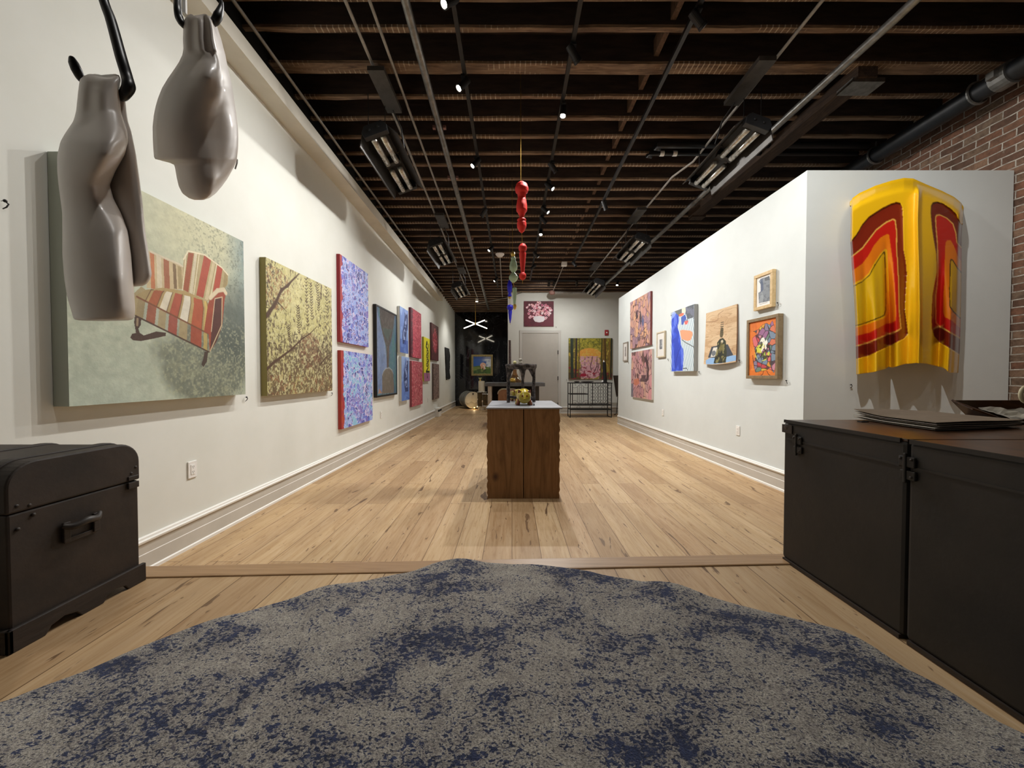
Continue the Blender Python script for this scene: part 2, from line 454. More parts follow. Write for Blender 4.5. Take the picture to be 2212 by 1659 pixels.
# wall frames: point on plane, normal into the room, u to the right as seen
XL = -2.2; YB = 11.97; YF = 14.85
PA = Vector((2.757, 3.63, 0)); PB = Vector((2.595, 9.38, 0))     # partition's long face, near and far corner
PU = (PA-PB).normalized(); PN = PU.cross(Vector((0, 0, 1)))
WALLS = {'left': (Vector((XL, 0, 0)), Vector((0, 1, 0)), Vector((1, 0, 0))),
         'right': (PA, PU, PN),
         'back': (Vector((0, YB, 0)), Vector((1, 0, 0)), Vector((0, -1, 0))),
         'far': (Vector((0, YF, 0)), Vector((1, 0, 0)), Vector((0, -1, 0))),
         'front': (Vector((0, 3.63, 0)), Vector((1, 0, 0)), Vector((0, -1, 0)))}
Zv = Vector((0, 0, 1))
def place(wall, xL, xR, yT, yB, edge='R', t=.04):
    P, u, n = WALLS[wall]; Q = P+n*t
    e = xR if edge == 'R' else xL
    top = on(e, yT, Q, n); bot = on(e, yB, Q, n)
    a = on(xL, (yT+yB)/2, Q, n); b = on(xR, (yT+yB)/2, Q, n)
    w_ = (b-a).dot(u); p0 = Vector((a.x, a.y, bot.z))
    return p0, u, Zv, w_, top.z-bot.z
def picture(label, wall, xL, xR, yT, yB, edge, t, nx, ny, paint, side='D9D6CE', frame=None, name='painting', cat='painting', mt=None, zoom=None, gap=.0):
    p0, u, v, wd, ht = place(wall, xL, xR, yT, yB, edge, t)
    n = u.cross(v)
    base = p0+u*wd/2-n*(t)
    root = thing(name, label, cat, base)
    fw = 0
    if frame: fw, fd, fm = frame      # frame width, how far it stands proud of the picture, material
    A = Art(p0+u*fw+v*fw, u, v, wd-2*fw, ht-2*fw, nx, ny)
    if zoom: A.zoom(*zoom)
    paint(A)
    rec = 0
    if frame:
        mb = MB()
        for (a0, a1, b0, b1) in ((0, wd, 0, fw), (0, wd, ht-fw, ht), (0, fw, fw, ht-fw), (wd-fw, wd, fw, ht-fw)):
            obox(mb, p0, u, v, n, a0, a1, b0, b1, -t+.004, 0)
        mb.build('frame', fm, root, bevel=.003); rec = -fd
        mb = MB(); obox(mb, p0, u, v, n, fw, wd-fw, fw, ht-fw, -t+.004, rec-.002); mb.build('backing', M_white_plastic, root)
    else:
        mb = MB(); obox(mb, p0, u, v, n, 0, wd, 0, ht, -t+gap+.003, -.0015)
        mb.build('canvas', mat('canvas_edge_'+side, side, .7), root)
    A.build('picture_surface', root, mt or M_paint, rec)
    return root

# ------------------------------------------------------------------ structure
PZ = .36                       # raised front floor
XB = 4.72                      # brick wall
mb = MB(); mb.box(-2.6, 1.2, -.1, XB+.1, 15.2, 0); o = struct(mb.build('floor', M_floor, loc=(0, 0, 0)))
def yedge(x): return 1.655+.041*x
mb = MB(); mb.prism([(-2.6, -3.5), (XB+.1, -3.5), (XB+.1, yedge(XB+.1)), (-2.6, yedge(-2.6))], 'z', 0.001, PZ)
struct(mb.build('floor_platform', M_floor, loc=(0.05, 0, 0)))
mb = MB(); mb.prism([(-2.199, yedge(-2.199)-.075), (XB, yedge(XB)-.075), (XB, yedge(XB)+.02), (-2.199, yedge(-2.199)+.02)], 'z', PZ-.025, PZ+.006)
struct(mb.build('trim_1', M_nose, bevel=.006))
# left wall, ledge and the dark strip above it
mb = MB(); mb.box(XL-.2, -3.5, 0, XL, 15.1, 3.62); o = struct(mb.build('wall_left', M_wall))
mb = MB(); mb.box(XL-.2, 11.3, 3.62, XL, 15.1, 3.9); struct(mb.build('wall_left_top', M_wall))
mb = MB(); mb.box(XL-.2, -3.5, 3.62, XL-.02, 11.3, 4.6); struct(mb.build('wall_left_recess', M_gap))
mb = MB()
r0, r1 = [], []
for Y in (-3.5, 3, 7, 11.3):
    zb = 3.60-.028*(Y-2.97); zt = 3.735-.024*(Y-2.73)
    r0.append((Y, zb, zt))
rings = [[(XL, Y, zb), (XL+.18, Y, zb), (XL+.18, Y, zt), (XL, Y, zt)] for Y, zb, zt in r0]
mb.loft(rings); struct(mb.build('trim_2', M_ledge))
# brick wall and the plain return walls
mb = MB(); mb.box(XB, -3.5, 0, XB+.25, 15.1, 4.6); struct(mb.build('wall_right', M_brick, loc=(XB, 0, 0)))
mb = MB(); mb.box(-.13, YB, 0, XB, YF+.2, 4.2); struct(mb.build('wall_back', M_wall))
mb = MB(); mb.box(XL-.2, YF, 0, -.1, YF+.2, 4.2); struct(mb.build('wall_far', M_blackwall, loc=(-1, YF, 0)))
# partition
mb = MB(); hz = 3.09; hz2 = 3.05
P4 = [PA, PB, Vector((XB-.01, PB.y, 0)), Vector((XB-.03, PA.y, 0))]
mb.add([tuple(p) for p in P4]+[(P4[0].x, P4[0].y, hz), (P4[1].x, P4[1].y, hz2), (P4[2].x, P4[2].y, hz2), (P4[3].x, P4[3].y, hz)],
       [(0, 1, 2, 3), (4, 5, 6, 7), (0, 1, 5, 4), (1, 2, 6, 5), (2, 3, 7, 6), (3, 0, 4, 7)])
struct(mb.build('wall_partition', M_wall2))
# baseboards: step profile extruded along a wall
def baseboard(name, a, b, n, zbase=0):
    a, b, n = Vector(a), Vector(b), Vector(n)
    prof = [(.0, 0), (.022, 0), (.022, .018), (.014, .024), (.014, .108), (.012, .112), (.012, .176), (.024, .18), (.026, .192), (.016, .198), (.014, .208), (.006, .214), (0, .214)]
    mb = MB(); rings = [[p+n*(d+.001)+Zv*(z+zbase) for d, z in prof] for p in (a, b)]
    mb.loft(rings)
    for i, f in enumerate(mb.f):
        zs = [mb.v[k][2]-zbase for k in f]
        if len(f) == 4 and (max(zs) < .03 or min(zs) >= .17 or (min(zs) > .1 and max(zs) < .12)): mb.m[i] = 1
    return struct(mb.build(name, [M_base, M_bead]))
baseboard('baseboard_left', (XL, 1.6, 0), (XL, 10.9, 0), (1, 0, 0))
baseboard('baseboard_left_far', (XL, 11.3, 0), (XL, YF, 0), (1, 0, 0))
baseboard('baseboard_right', PB, PA, PN)
baseboard('baseboard_back', (1.5, YB, 0), (XB, YB, 0), (0, -1, 0))
baseboard('baseboard_back_left', (-.13, YB, 0), (.18, YB, 0), (0, -1, 0))
baseboard('baseboard_front', (PA.x, 3.63, 0), (XB-.04, 3.63, 0), (0, -1, 0))
# ceiling: dark deck with joists, each joist a mesh under the ceiling
mb = MB(); sl = -.037
mb.add([(XL-.3, -3.6, 4.16+.037*3.6+.25), (XB+.2, -3.6, 4.16+.037*3.6+.25), (XB+.2, 15.2, ceil_z(15.2)+.25), (XL-.3, 15.2, ceil_z(15.2)+.25),
        (XL-.3, -3.6, 4.16+.037*3.6+.33), (XB+.2, -3.6, 4.16+.037*3.6+.33), (XB+.2, 15.2, ceil_z(15.2)+.33), (XL-.3, 15.2, ceil_z(15.2)+.33)],
       [(0, 1, 2, 3), (4, 5, 6, 7), (0, 1, 5, 4), (1, 2, 6, 5), (2, 3, 7, 6), (3, 0, 4, 7)])
ceilo = struct(mb.build('ceiling', M_dark, loc=(0, 0, 4.2)))
random.seed(4)
yj = [3.0-.31*k for k in range(12, 0, -1)]+[2.99, 3.25, 3.632, 3.989, 4.306, 4.611, 4.933, 5.186, 5.526, 5.785, 6.071, 6.346, 6.665, 6.94]
yj = sorted(set(yj)); 
while yj[-1] < 14.6: yj.append(yj[-1]+.3)
for k, Y in enumerate(yj):
    wdt = .055 if abs(Y-3.632) > .01 else .13
    z0 = ceil_z(Y)+random.uniform(-.006, .006)
    mb = MB(); nseg = 26; rings = []
    sk = random.uniform(-.02, .02)
    for i in range(nseg+1):
        x = XL-.15+(XB-XL+.3)*i/nseg
        d = random.uniform(-.004, .004); yy = Y+sk*(i/nseg-.5)
        w2 = wdt/2+random.uniform(-.003, .004)
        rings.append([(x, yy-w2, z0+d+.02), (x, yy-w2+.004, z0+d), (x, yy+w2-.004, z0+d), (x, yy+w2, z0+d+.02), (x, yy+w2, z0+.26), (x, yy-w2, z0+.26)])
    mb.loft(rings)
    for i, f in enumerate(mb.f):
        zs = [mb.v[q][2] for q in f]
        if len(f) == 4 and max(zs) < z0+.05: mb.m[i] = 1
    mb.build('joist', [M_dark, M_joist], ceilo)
M_block = wood_mat('brown_blocking', ('3A2A1F', '5C4534', '6E5644'), (9, 9, 2), 3, .85, .3)
for a, b in zip(yj[8:], yj[9:]):
    if b < 13: 
        mb = MB(); m_ = (a+b)/2; x = 1.30+random.uniform(-.02, .02)-.02*(m_-4)
        mb.box(x-.022, a+.03, ceil_z(m_)+.05, x+.022, b-.03, ceil_z(m_)+.2); mb.build('blocking', M_block, ceilo)
# door in the back wall
def bw(x, y, t=0): return atY(x, y, YB-t)
L, Rr = bw(1129, 720).x, bw(1205, 720).x; T = bw(1129, 720.5).z
dr = bpy.data.objects.new('door_1', None); COL.objects.link(dr); dr.location = ((L+Rr)/2, YB, 0); WL['door_1'] = Vector(dr.location); dr['kind'] = 'structure'
M_door = mat('door_paint', 'C4BFB6', .5, c2='BEB9B0', sc=3)
M_casing = mat('casing_paint', 'CFCCC5', .5)
mb = MB(); mb.box(L, YB-.012, .005, Rr, YB-.001, T); leaf = mb.build('leaf', M_door, dr)
mb = MB(); cw = .095
mb.box(L-cw, YB-.03, 0, L-.008, YB-.001, T+cw); mb.box(Rr+.012, YB-.03, 0, Rr+cw, YB-.001, T+cw); mb.box(L-cw, YB-.031, T+.01, Rr+cw, YB-.001, T+cw)
mb.build('casing', M_casing, dr, bevel=.004)
for z in (.28, 1.1, 1.9):
    mb = MB(); mb.tube([(Rr+.004, YB-.035, z-.06), (Rr+.004, YB-.035, z+.06)], .012, 8); mb.build('hinge', M_black, leaf)
mb = MB(); M = Matrix.Rotation(R_(90), 4, 'X')
mb.lathe([(.028, 0), (.028, .01), (.01, .012), (.01, .04), (.024, .045), (.03, .06), (.022, .075), (.0, .078)], (L+.07, YB-.012, .95), 16, M); mb.build('knob', M_chrome, leaf)

# ------------------------------------------------------------------ track lighting
M_lens = emit('lit_lamp_lens', 'FFF6E6', 60); M_lens_off = mat('unlit_lens', '2C2C2E', .2)
def track(name, label, pts, w_=.034):
    root = thing(name, label, 'track lighting', pts[0], 'black ceiling lighting tracks')
    mb = MB()
    for a, b in zip(pts, pts[1:]):
        a, b = Vector(a), Vector(b); d = (b-a).normalized(); s_ = d.cross(Zv).normalized()*w_/2; h = Vector((0, 0, .018))
        mb.loft([[p-s_-h, p+s_-h, p+s_+h, p-s_+h] for p in (a, b)])
    mb.build('rail', M_black, root)
    for a, b in zip(pts, pts[1:]):
        a, b = Vector(a), Vector(b); L = (b-a).length; k = max(1, int(L/1.3))
        for i in range(k):
            p = a.lerp(b, (i+.5)/k); mb = MB(); mb.tube([p, p+Vector((0, 0, .06))], .006, 6); mb.build('hanger', M_black, root)
    return root
def cz(Y, drop): return ceil_z(Y)-drop
TD = .075
T1X, T2X, T3X = -.45, .52, 1.42
track('light_track', 'black lighting track left of centre carrying the brightest lamps', [(T1X, 1.0, cz(1, TD)), (T1X+.05, 10.9, cz(10.9, TD))])
track('light_track', 'black lighting track running over the hanging red turned ornaments', [(T2X, 1.0, cz(1, TD)), (T2X-.04, 10.2, cz(10.2, TD))])
track('light_track', 'black lighting track right of centre with few lamps', [(T3X, .9, cz(.9, TD)), (T3X-.02, 8.9, cz(8.9, TD))])
track('light_track', 'short black lighting track running crosswise near the back wall', [(.48, 10.25, cz(10.25, TD)), (3.3, 10.25, cz(10.25, TD))])
HN = [0]
def head(x, Y, tgt, on_, label, power=0, size=70, blend=1.0, group=None):
    size = min(size*1.55, 150) if power > 40 else size
    z = cz(Y, TD); piv = Vector((x, Y, z-.075)); d = (Vector(tgt)-piv).normalized()
    root = thing('track_spotlight', label, 'spotlight', (x, Y, z), group or 'track spotlights')
    mb = MB(); mb.box(x-.018, Y-.05, z-.038, x+.018, Y+.05, z-.0185); mb.tube([(x, Y, z-.03), piv], .009, 8); mb.build('bracket', M_black, root)
    q = d.to_track_quat('Z', 'Y').to_matrix().to_4x4(); mb = MB()
    mb.lathe([(.012, -.075), (.03, -.07), (.033, -.05), (.033, .05), (.036, .055), (.036, .075), (.028, .075), (.027, .062), (0, .062)], piv, 20, q, cap=False)
    mb.build('lamp_body', M_black, root, smooth=False)
    mb = MB(); mb.lathe([(0, .064), (.024, .064), (.02, .067), (0, .0672)], piv, 16, q, cap=False); mb.build('lens', M_lens if on_ else M_lens_off, root)
    if power: spot('bulb', piv+d*.09, tgt, power, size, blend, root, .028)
    return root
WZ = 1.6
LM = 'lit spotlight on the left track, '
head(T1X, 2.86, (-2.2, 1.55, 1.7), 1, LM+'nearest and largest glare at the top edge', 42, 80)
head(T1X, 3.62, (-2.2, 2.7, 1.5), 1, LM+'second from the top edge of the picture', 120, 75)
head(T1X, 4.85, (-2.2, 3.9, 1.5), 1, LM+'beside the galvanised pipe coupling', 170, 75)
head(T1X, 6.2, (-2.2, 7.2, 1.5), 0, 'dark spotlight hanging off the left track between two lit ones')
head(T1X+.03, 7.75, (-2.2, 6.9, 1.5), 1, LM+'left of the hanging red ornaments', 170, 75)
head(T1X+.04, 9.9, (-2.2, 9.0, 1.5), 1, LM+'farthest, above the crossed tube lamp', 120, 80)
RM = 'spotlight on the middle track, '
head(T2X, 3.3, (2.7, 4.6, 1.5), 0, 'dark '+RM+'nearest, tilted to the right')
head(T2X, 3.95, (.15, 3.1, 0), 1, 'lit '+RM+'alone between joists above the plinth', 200, 80)
head(T2X, 4.95, (2.7, 6.0, 1.5), 0, 'dark '+RM+'level with the top red ornament')
head(T2X, 6.1, (2.65, 5.3, 1.5), 1, 'small lit '+RM+'uppermost of the cluster of three', 240, 80)
head(T2X, 6.45, (2.65, 6.6, 1.5), 0, 'dark '+RM+'middle of the cluster of three')
head(T2X, 6.95, (.2, 5.2, .6), 1, 'bright '+RM+'lowest of the cluster of three', 260, 80)
head(T2X-.02, 8.1, (2.6, 8.3, 1.5), 1, 'small '+RM+'half turned away below the cluster', 300, 80)
head(T2X-.03, 8.9, (-2.2, 9.0, 1.6), 0, 'dark '+RM+'last before the crosswise track')
head(T3X, 3.0, (3.75, 3.6, 1.9), 1, 'spotlight at the top edge on the right track, aimed right', 60, 60)
head(T3X, 5.95, (2.6, 6.9, 1.5), 0, 'dark spotlight on the right track in mid ceiling')
head(T2X, 5.4, (2.75, 4.4, 1.4), 1, 'lit spotlight on the middle track aimed at the near partition pictures', 125, 80)
head(T3X-.02, 8.7, (2.6, 7.6, 1.5), 0, 'dark spotlight at the far end of the right track')
head(.98, 10.25, (.9, 11.9, 1.2), 0, 'dark spotlight on the crosswise track, leftmost of its row')
head(1.12, 10.25, (.6, 11.97, 2.5), 1, 'small lit spotlight on the crosswise track beside a dark one', 60, 75)
head(1.72, 10.25, (2.3, 11.9, 1.6), 0, 'dark lensed but shining spotlight on the crosswise track above the forest picture', 70, 75)  # lens drawn unlit, yet its bulb lights the forest picture
head(2.8, 10.25, (2.0, 9.0, .8), 1, 'lit spotlight on the crosswise track above the partition end', 110, 80)
# unseen lamps over the front room, some added for fill
head(T3X+.01, 1.85, (3.8, 3.6, 1.7), 1, 'lit spotlight on the right track over the front rug', 230, 55)
t = track('light_track', 'black lighting track near the brick wall of the front room', [(2.6, -.5, cz(-.5, TD)), (2.6, 2.4, cz(2.4, TD))])
head(2.6, 1.35, (3.75, 3.63, 1.9), 1, 'lit spotlight near the brick wall aimed at the yellow sculpture', 20, 60)
head(T1X, 1.35, (-.7, 1.25, .3), 1, 'added unseen fill spotlight on the left track above the rug', 50, 105)  # added to brighten the rug and the left front floor
head(2.6, 2.1, (4.3, 2.6, 2.8), 1, 'added unseen fill spotlight near the brick wall grazing the bricks', 38, 100)  # added to put more light on the brick wall
# ceiling floods of the far corner
root = thing('ceiling_spotlight', 'small round ceiling lamp near the black wall', 'spotlight', (-1.15, 12.6, cz(12.6, 0)))
mb = MB(); mb.lathe([(.05, 0), (.05, -.1), (.04, -.1)], (-1.15, 12.6, cz(12.6, 0)), 16); mb.build('housing', M_white_plastic, root)
mb = MB(); mb.lathe([(0, -.102), (.04, -.102), (.035, -.108), (0, -.108)], (-1.15, 12.6, cz(12.6, 0)), 16, cap=False); mb.build('lens', M_lens, root)
spot('bulb', (-1.15, 12.6, cz(12.6, .14)), (-1.6, 12.9, 0), 90, 120, .7, root)

# ------------------------------------------------------------------ pipes and conduits under the joists
def pipe(name, label, pts, r, m, cat='pipe', couplings=(), cmat=None, clr=None, group=None):
    root = thing(name, label, cat, pts[0], group); mb = MB(); mb.tube(pts, r, 12); mb.build('tube', m, root, smooth=True)
    for i, Y in enumerate(couplings):
        for a, b in zip(pts, pts[1:]):
            if (a[1]-Y)*(b[1]-Y) <= 0 and a[1] != b[1]:
                p = Vector(a).lerp(Vector(b), (Y-a[1])/(b[1]-a[1])); d = (Vector(b)-Vector(a)).normalized()
                mb = MB(); mb.tube([p-d*.03, p-d*.03, p+d*.03], [r*1.35]*3, 12)
                if clr:
                    s_ = d.cross(Zv).normalized(); mb.box(-.015, -.02, -.015, .015, .02, .015, Matrix.Translation(p+s_*r*1.7)); mb.box(-.015, -.02, -.015, .015, .02, .015, Matrix.Translation(p-s_*r*1.7))
                mb.build('coupling', cmat or m, root)
                break
    return root
M_red_iron = mat('reddish_iron', '6E4A42', .7, c2='8C6A60', sc=20)
def run(px, drop, ys):      # straight run under the ceiling at given x positions
    return [(x, Y, cz(Y, drop)) for x, Y in px]
pipe('ceiling_conduit', 'thin pale conduit above the near left heater', run([(-1.25, .2), (-1.26, 3.95), (-1.3, 8), (-1.33, 11.8)], .05, 0), .014, M_pale_pipe, 'conduit', (3.5, 5.2, 7.5))
pipe('ceiling_conduit', 'thin pale conduit between the left heaters and the thick pipe', run([(-1.06, .2), (-1.08, 4), (-1.1, 12.2)], .05, 0), .013, M_pale_pipe, 'conduit', (2.9, 4.7, 8.9))
pipe('sprinkler_pipe', 'thick galvanised pipe left of the bright lamps', run([(-.78, .2), (-.8, 4), (-.84, 13.8)], .09, 0), .034, M_grey_metal, 'pipe', (4.3, 5.3, 7.4, 9.8), M_red_iron, 1)
pipe('wall_conduit', 'thin grey conduit running along the top of the left wall', [(-2.0, .5, 3.93), (-2.0, 11.2, 3.62)], .014, M_pale_pipe, 'conduit', (2.9, 4.2, 5.7))
pipe('ceiling_conduit', 'thin pale conduit on the right with a kink halfway', run([(2.36, .2), (2.34, 3.0), (2.33, 4.75), (2.33, 5.0), (2.21, 5.35), (2.13, 6.9), (2.03, 10)], .05, 0), .014, M_pale_pipe, 'conduit', (3.5, 6.0))
pipe('sprinkler_pipe', 'long grey pipe above the partition on the right', run([(3.0, .2), (2.93, 3), (2.86, 4), (2.7, 7), (2.45, 11.3)], .15, 0), .034, M_grey_metal, 'pipe', (4.6, 7.6), M_red_iron, 1)
pipe('sprinkler_pipe', 'pale horizontal pipe along the back wall with a reddish elbow', [(1.22, 11.35, 3.62), (2.45, 11.35, 3.6)], .04, M_pale_pipe, 'pipe')
mb = MB(); mb.sph((1.18, 11.35, 3.62), .075, 8, (1.3, 1, 1)); tag(mb.build('pipe_elbow', M_red_iron, smooth=True), 'reddish pipe elbow at the end of the pale back pipe', 'pipe')
for x, Y, x2, Y2, lb in ((-.26, 8.3, -.3, 12.0, 'pale conduit with a round cover plate, left of the ornaments'), (1.2, 8.9, 1.2, 11.3, 'pale conduit with a square cover box, right of the ornaments')):
    root = thing('ceiling_conduit', lb, 'conduit', (x, Y, cz(Y, .08)))
    mb = MB(); mb.tube([(x, Y, cz(Y, .09)), (x2, Y2, cz(Y2, .09))], .012, 8); mb.build('tube', M_pale_pipe, root)
    mb = MB()
    if x < 0: mb.lathe([(0, -.03), (.05, -.03), (.095, .02), (.095, .035), (0, .035)], (x, Y, cz(Y, .1)), 20)
    else: mb.box(x-.06, Y-.06, cz(Y, .13), x+.06, Y+.06, cz(Y, .05))
    mb.build('cover_plate', M_white_plastic, root)
mb = MB(); mb.tube([(-1.2, 13.2, cz(13.2, .03)), (-.2, 12.4, cz(12.4, .03)), (.3, 11.7, cz(11.7, .03))], .012, 8)
tag(mb.build('ceiling_conduit', M_pale_pipe), 'thin pale conduit crossing the ceiling near the black wall', 'conduit')
# big black pipe along the brick
pA = atX(2212, 140, 4.42); pB = atX(1832, 372, 4.42)
d_ = (pB-pA).normalized()
root = thing('drain_pipe', 'fat black cast iron pipe slung along the brick wall', 'pipe', pA-d_*2)
mb = MB(); mb.tube([pA-d_*3, pB+d_*3], .085, 24); mb.build('tube', mat('cast_iron', '17191B', .5, c2='22252A', sc=10), root, smooth=True)
for px, py in ((2112, 188), (1892, 325)):
    q = atX(px, py, 4.42); t_ = (q-pA).dot(d_); q = pA+d_*t_; mb = MB()
    ring = [q+Vector((math.cos(a)*.1, 0, math.sin(a)*.1)) for a in [k*math.pi/12 for k in range(25)]]
    mb.tube(ring, .012, 6); mb.tube([q+Vector((0, 0, .1)), (q.x, q.y, cz(q.y, -.03))], .008, 6)
    mb.build('hanger_ring', M_grey_metal, root)
q = pA+d_*.12; mb = MB(); mb.tube([q-d_*.06, q+d_*.06], .105, 20); mb.box(q.x-.15, q.y-.03, q.z-.03, q.x-.08, q.y+.03, q.z+.03); mb.build('pipe_coupling', M_grey_metal, root)
# black pipes crossing the right side
for i, (y0, z0, x0, lb) in enumerate(((4.70, .03, 1.75, 'upper'), (4.84, .045, 1.7, 'lower'))):
    mb = MB(); r = .035 if i == 0 else .026
    p = [(x0+.06, y0+.06, cz(y0, z0)), (x0, y0+.045, cz(y0, z0)), (x0+.01, y0, cz(y0, z0)), (x0+.15, y0, cz(y0, z0)), (4.3, y0, cz(y0, z0))]
    mb.tube(p, r, 12); root = thing('black_pipe', 'black pipe crossing under the joists behind the near right heater, %s of two' % lb, 'pipe', p[0])
    mb.build('tube', M_black, root, smooth=True)
    if i: 
        for xx in (x0+.14, x0+.3): mb = MB(); mb.tube([(xx, y0, cz(y0, z0)), (xx+.05, y0, cz(y0, z0))], r+.005, 12); mb.build('pipe_sleeve', M_white_plastic, root)
# bolted timber along the right side
M_beam = wood_mat('old_brown_beam', ('2A1F17', '3E2E22', '54402F'), (9, 1, 9), 3, .85, .4)
mb = MB(); rings = []
for k in range(13):
    Y = 3.6+2.9*k/12; x = 3.28-.08*(Y-3.6); j = random.uniform(-.006, .006)
    rings.append([(x-.09+j, Y, cz(Y, .1)), (x+.09, Y, cz(Y, .1)+j), (x+.09, Y, cz(Y, -.02)), (x-.09, Y, cz(Y, -.02))])
mb.loft(rings); mb.box(2.98, 6.4, cz(6.5, .12), 3.2, 6.55, cz(6.5, .02))
tag(mb.build('timber_beam', M_beam), 'rough brown timber running below the joists toward the back right', 'beam')
mb = MB(); mb.box(3.16, 3.62, cz(3.6, .13), 3.46, 3.8, cz(3.6, .09)); tag(mb.build('beam_plate', M_grey_metal), 'grey flat plate on the near end of the brown timber', 'metal plate')

# ------------------------------------------------------------------ infrared heaters
M_hood = mat('heater_hood', '4A4744', .45, .6, c2='3A3836', sc=10); M_tube = mat('heater_tube', 'DAD6CC', .25, .6, c2='9C988F', sc=30)
def heater(x, Y, tilt, label, lx):
    """x, Y centre; hood opens downward, tipped toward the wall; lx = side of the junction plate"""
    zc = cz(Y, .42); root = thing('infrared_heater', label, 'heater', (x, Y, zc), 'black ceiling heaters')
    L = .56; M = Matrix.Translation((x, Y, zc)) @ Matrix.Rotation(R_(tilt), 4, 'Y')
    mb = MB(); prof = [(-.2, -.1), (-.1, .06), (.1, .06), (.2, -.1)]
    inner = [(-.19, -.1), (-.095, .05), (.095, .05), (.19, -.1)]
    ring = lambda yy: [Vector((a, yy, b)) for a, b in prof]+[Vector((a, yy, b)) for a, b in inner[::-1]]
    mb.loft([ring(-L), ring(L)]); mb.xf(M); mb.build('reflector_hood', M_hood, root)
    for sy in (-1, 1):
        mb = MB(); mb.prism([(-.12, -.06), (-.13, 0), (-.09, .055), (.09, .055), (.13, 0), (.12, -.06)], 'y', sy*L-.03, sy*L+.03)
        if sy < 0:
            for sx in (-.045, .045): mb.lathe([(.012, 0), (.012, .01), (0, .01)], (sx, sy*L-.03, 0), 8, Matrix.Rotation(R_(90), 4, 'X'))
        mb.xf(M); mb.build('end_cap', M_black, root, bevel=.008)
    mb = MB(); mb.box(-.09, -.035, -.03, .09, .035, .04); mb.xf(M); mb.build('centre_bracket', M_black, root, bevel=.006)
    for sy in (-1, 1):
        for sx in (-1, 1):
            mb = MB(); a, b = (.07, L-.04)
            mb.tube([(sx*.05, sy*a, -.05), (sx*.05, sy*b, -.05)], .03, 14); mb.xf(M); mb.build('heating_tube', M_tube, root, smooth=True)
    for sy in (-1, 1):
        for sx in (-1, 1):
            mb = MB(); p = M @ Vector((sx*.09, sy*L*.8, .06)); mb.tube([p, (p.x, p.y, cz(p.y, 0))], .004, 5); mb.build('chain', M_black, root)
    mb = MB(); px = x+lx*.13; mb.box(px-.075, Y-.62-.28, cz(Y-.6, .13), px+.075, Y-.62+.28, cz(Y-.6, .09)); mb.build('junction_plate', mat('junction_plate', '57534F', .5, .5, c2='44413E', sc=8), root)
    mb = MB(); mb.tube([(px, Y-.4, cz(Y, .12)), (px+lx*.04, Y-.25, cz(Y, .2)), (x+lx*.16, Y-.1, zc+.08), (x+lx*.08, Y-.1, zc+.05)], .008, 8); mb.build('flex_cable', M_black, root)
    return root
for i, (px, py, tilt, lx, lb) in enumerate(((848, 350, -20, 1, 'infrared heater hung below the joists, nearest on the left'), (953, 545, -20, 1, 'middle of the three infrared heaters on the left'), (993, 626, -20, 1, 'farthest and smallest infrared heater on the left, near the crossed lamp'),
        (1566, 338, 20, -1, 'infrared heater nearest on the right, beside the kinked conduit'), (1366, 537, 20, -1, 'middle of the three infrared heaters on the right'), (1284, 620, 20, -1, 'farthest infrared heater on the right, in front of the back wall'))):
    q = at_ceil(px, py, .42); heater(q.x, q.y, tilt, lb, lx)

# ------------------------------------------------------------------ small wall fittings
def outlet(wall, px, py, label, h=.115, wd=.072, kind='outlet', cat='wall outlet'):
    P, u, n = WALLS[wall]; q = on(px, py, P+n*.004, n); root = thing('wall_'+kind, label, cat, q, 'white wall plates')
    mb = MB(); obox(mb, q, u, Zv, n, -wd/2, wd/2, -h/2, h/2, -.003, .005); mb.build('face_plate', M_white_plastic, root, bevel=.003)
    mb = MB(); obox(mb, q, u, Zv, n, -.017, .017, -.034, .034, .005, .008); mb.build('socket' if kind == 'outlet' else 'rocker', M_white_plastic, root, bevel=.001)
    mb = MB()
    if kind == 'outlet':
        for dz in (.017, -.017):
            for dx in (-.006, .006): obox(mb, q, u, Zv, n, dx-.0012, dx+.0012, dz-.001, dz+.007, .008, .0086)
            obox(mb, q, u, Zv, n, -.002, .002, dz-.009, dz-.005, .008, .0086)
        mb.build('slot', M_slot, root)
outlet('left', 415, 1014, 'white duplex outlet low on the wall right of the rounded trunk')
outlet('left', 823, 896, 'white wall plate below the dark framed abstract painting')
outlet('left', 924.5, 864, 'narrow white plate below the yellow painting')
outlet('left', 969.5, 866, 'white plate low on the far left wall below the black textile')
outlet('right', 1432, 891, 'white outlet low on the partition, below the small light frame')
outlet('right', 1594, 930, 'white outlet on the partition nearest the big black trunk')
# fire alarm
q = bw(1310, 718.8, .0); root = thing('fire_alarm', 'red fire alarm horn high on the back wall above the forest picture', 'fire alarm', q)
M_red = mat('alarm_red', 'A82A2E', .4)
mb = MB(); obox(mb, q, Vector((1, 0, 0)), Zv, Vector((0, -1, 0)), -.06, .06, -.085, .085, .002, .035); mb.build('body', M_red, root, bevel=.012)
mb = MB(); obox(mb, q, Vector((1, 0, 0)), Zv, Vector((0, -1, 0)), -.02, .02, -.018, .022, .035, .05); mb.build('strobe', M_white_plastic, root, bevel=.006)
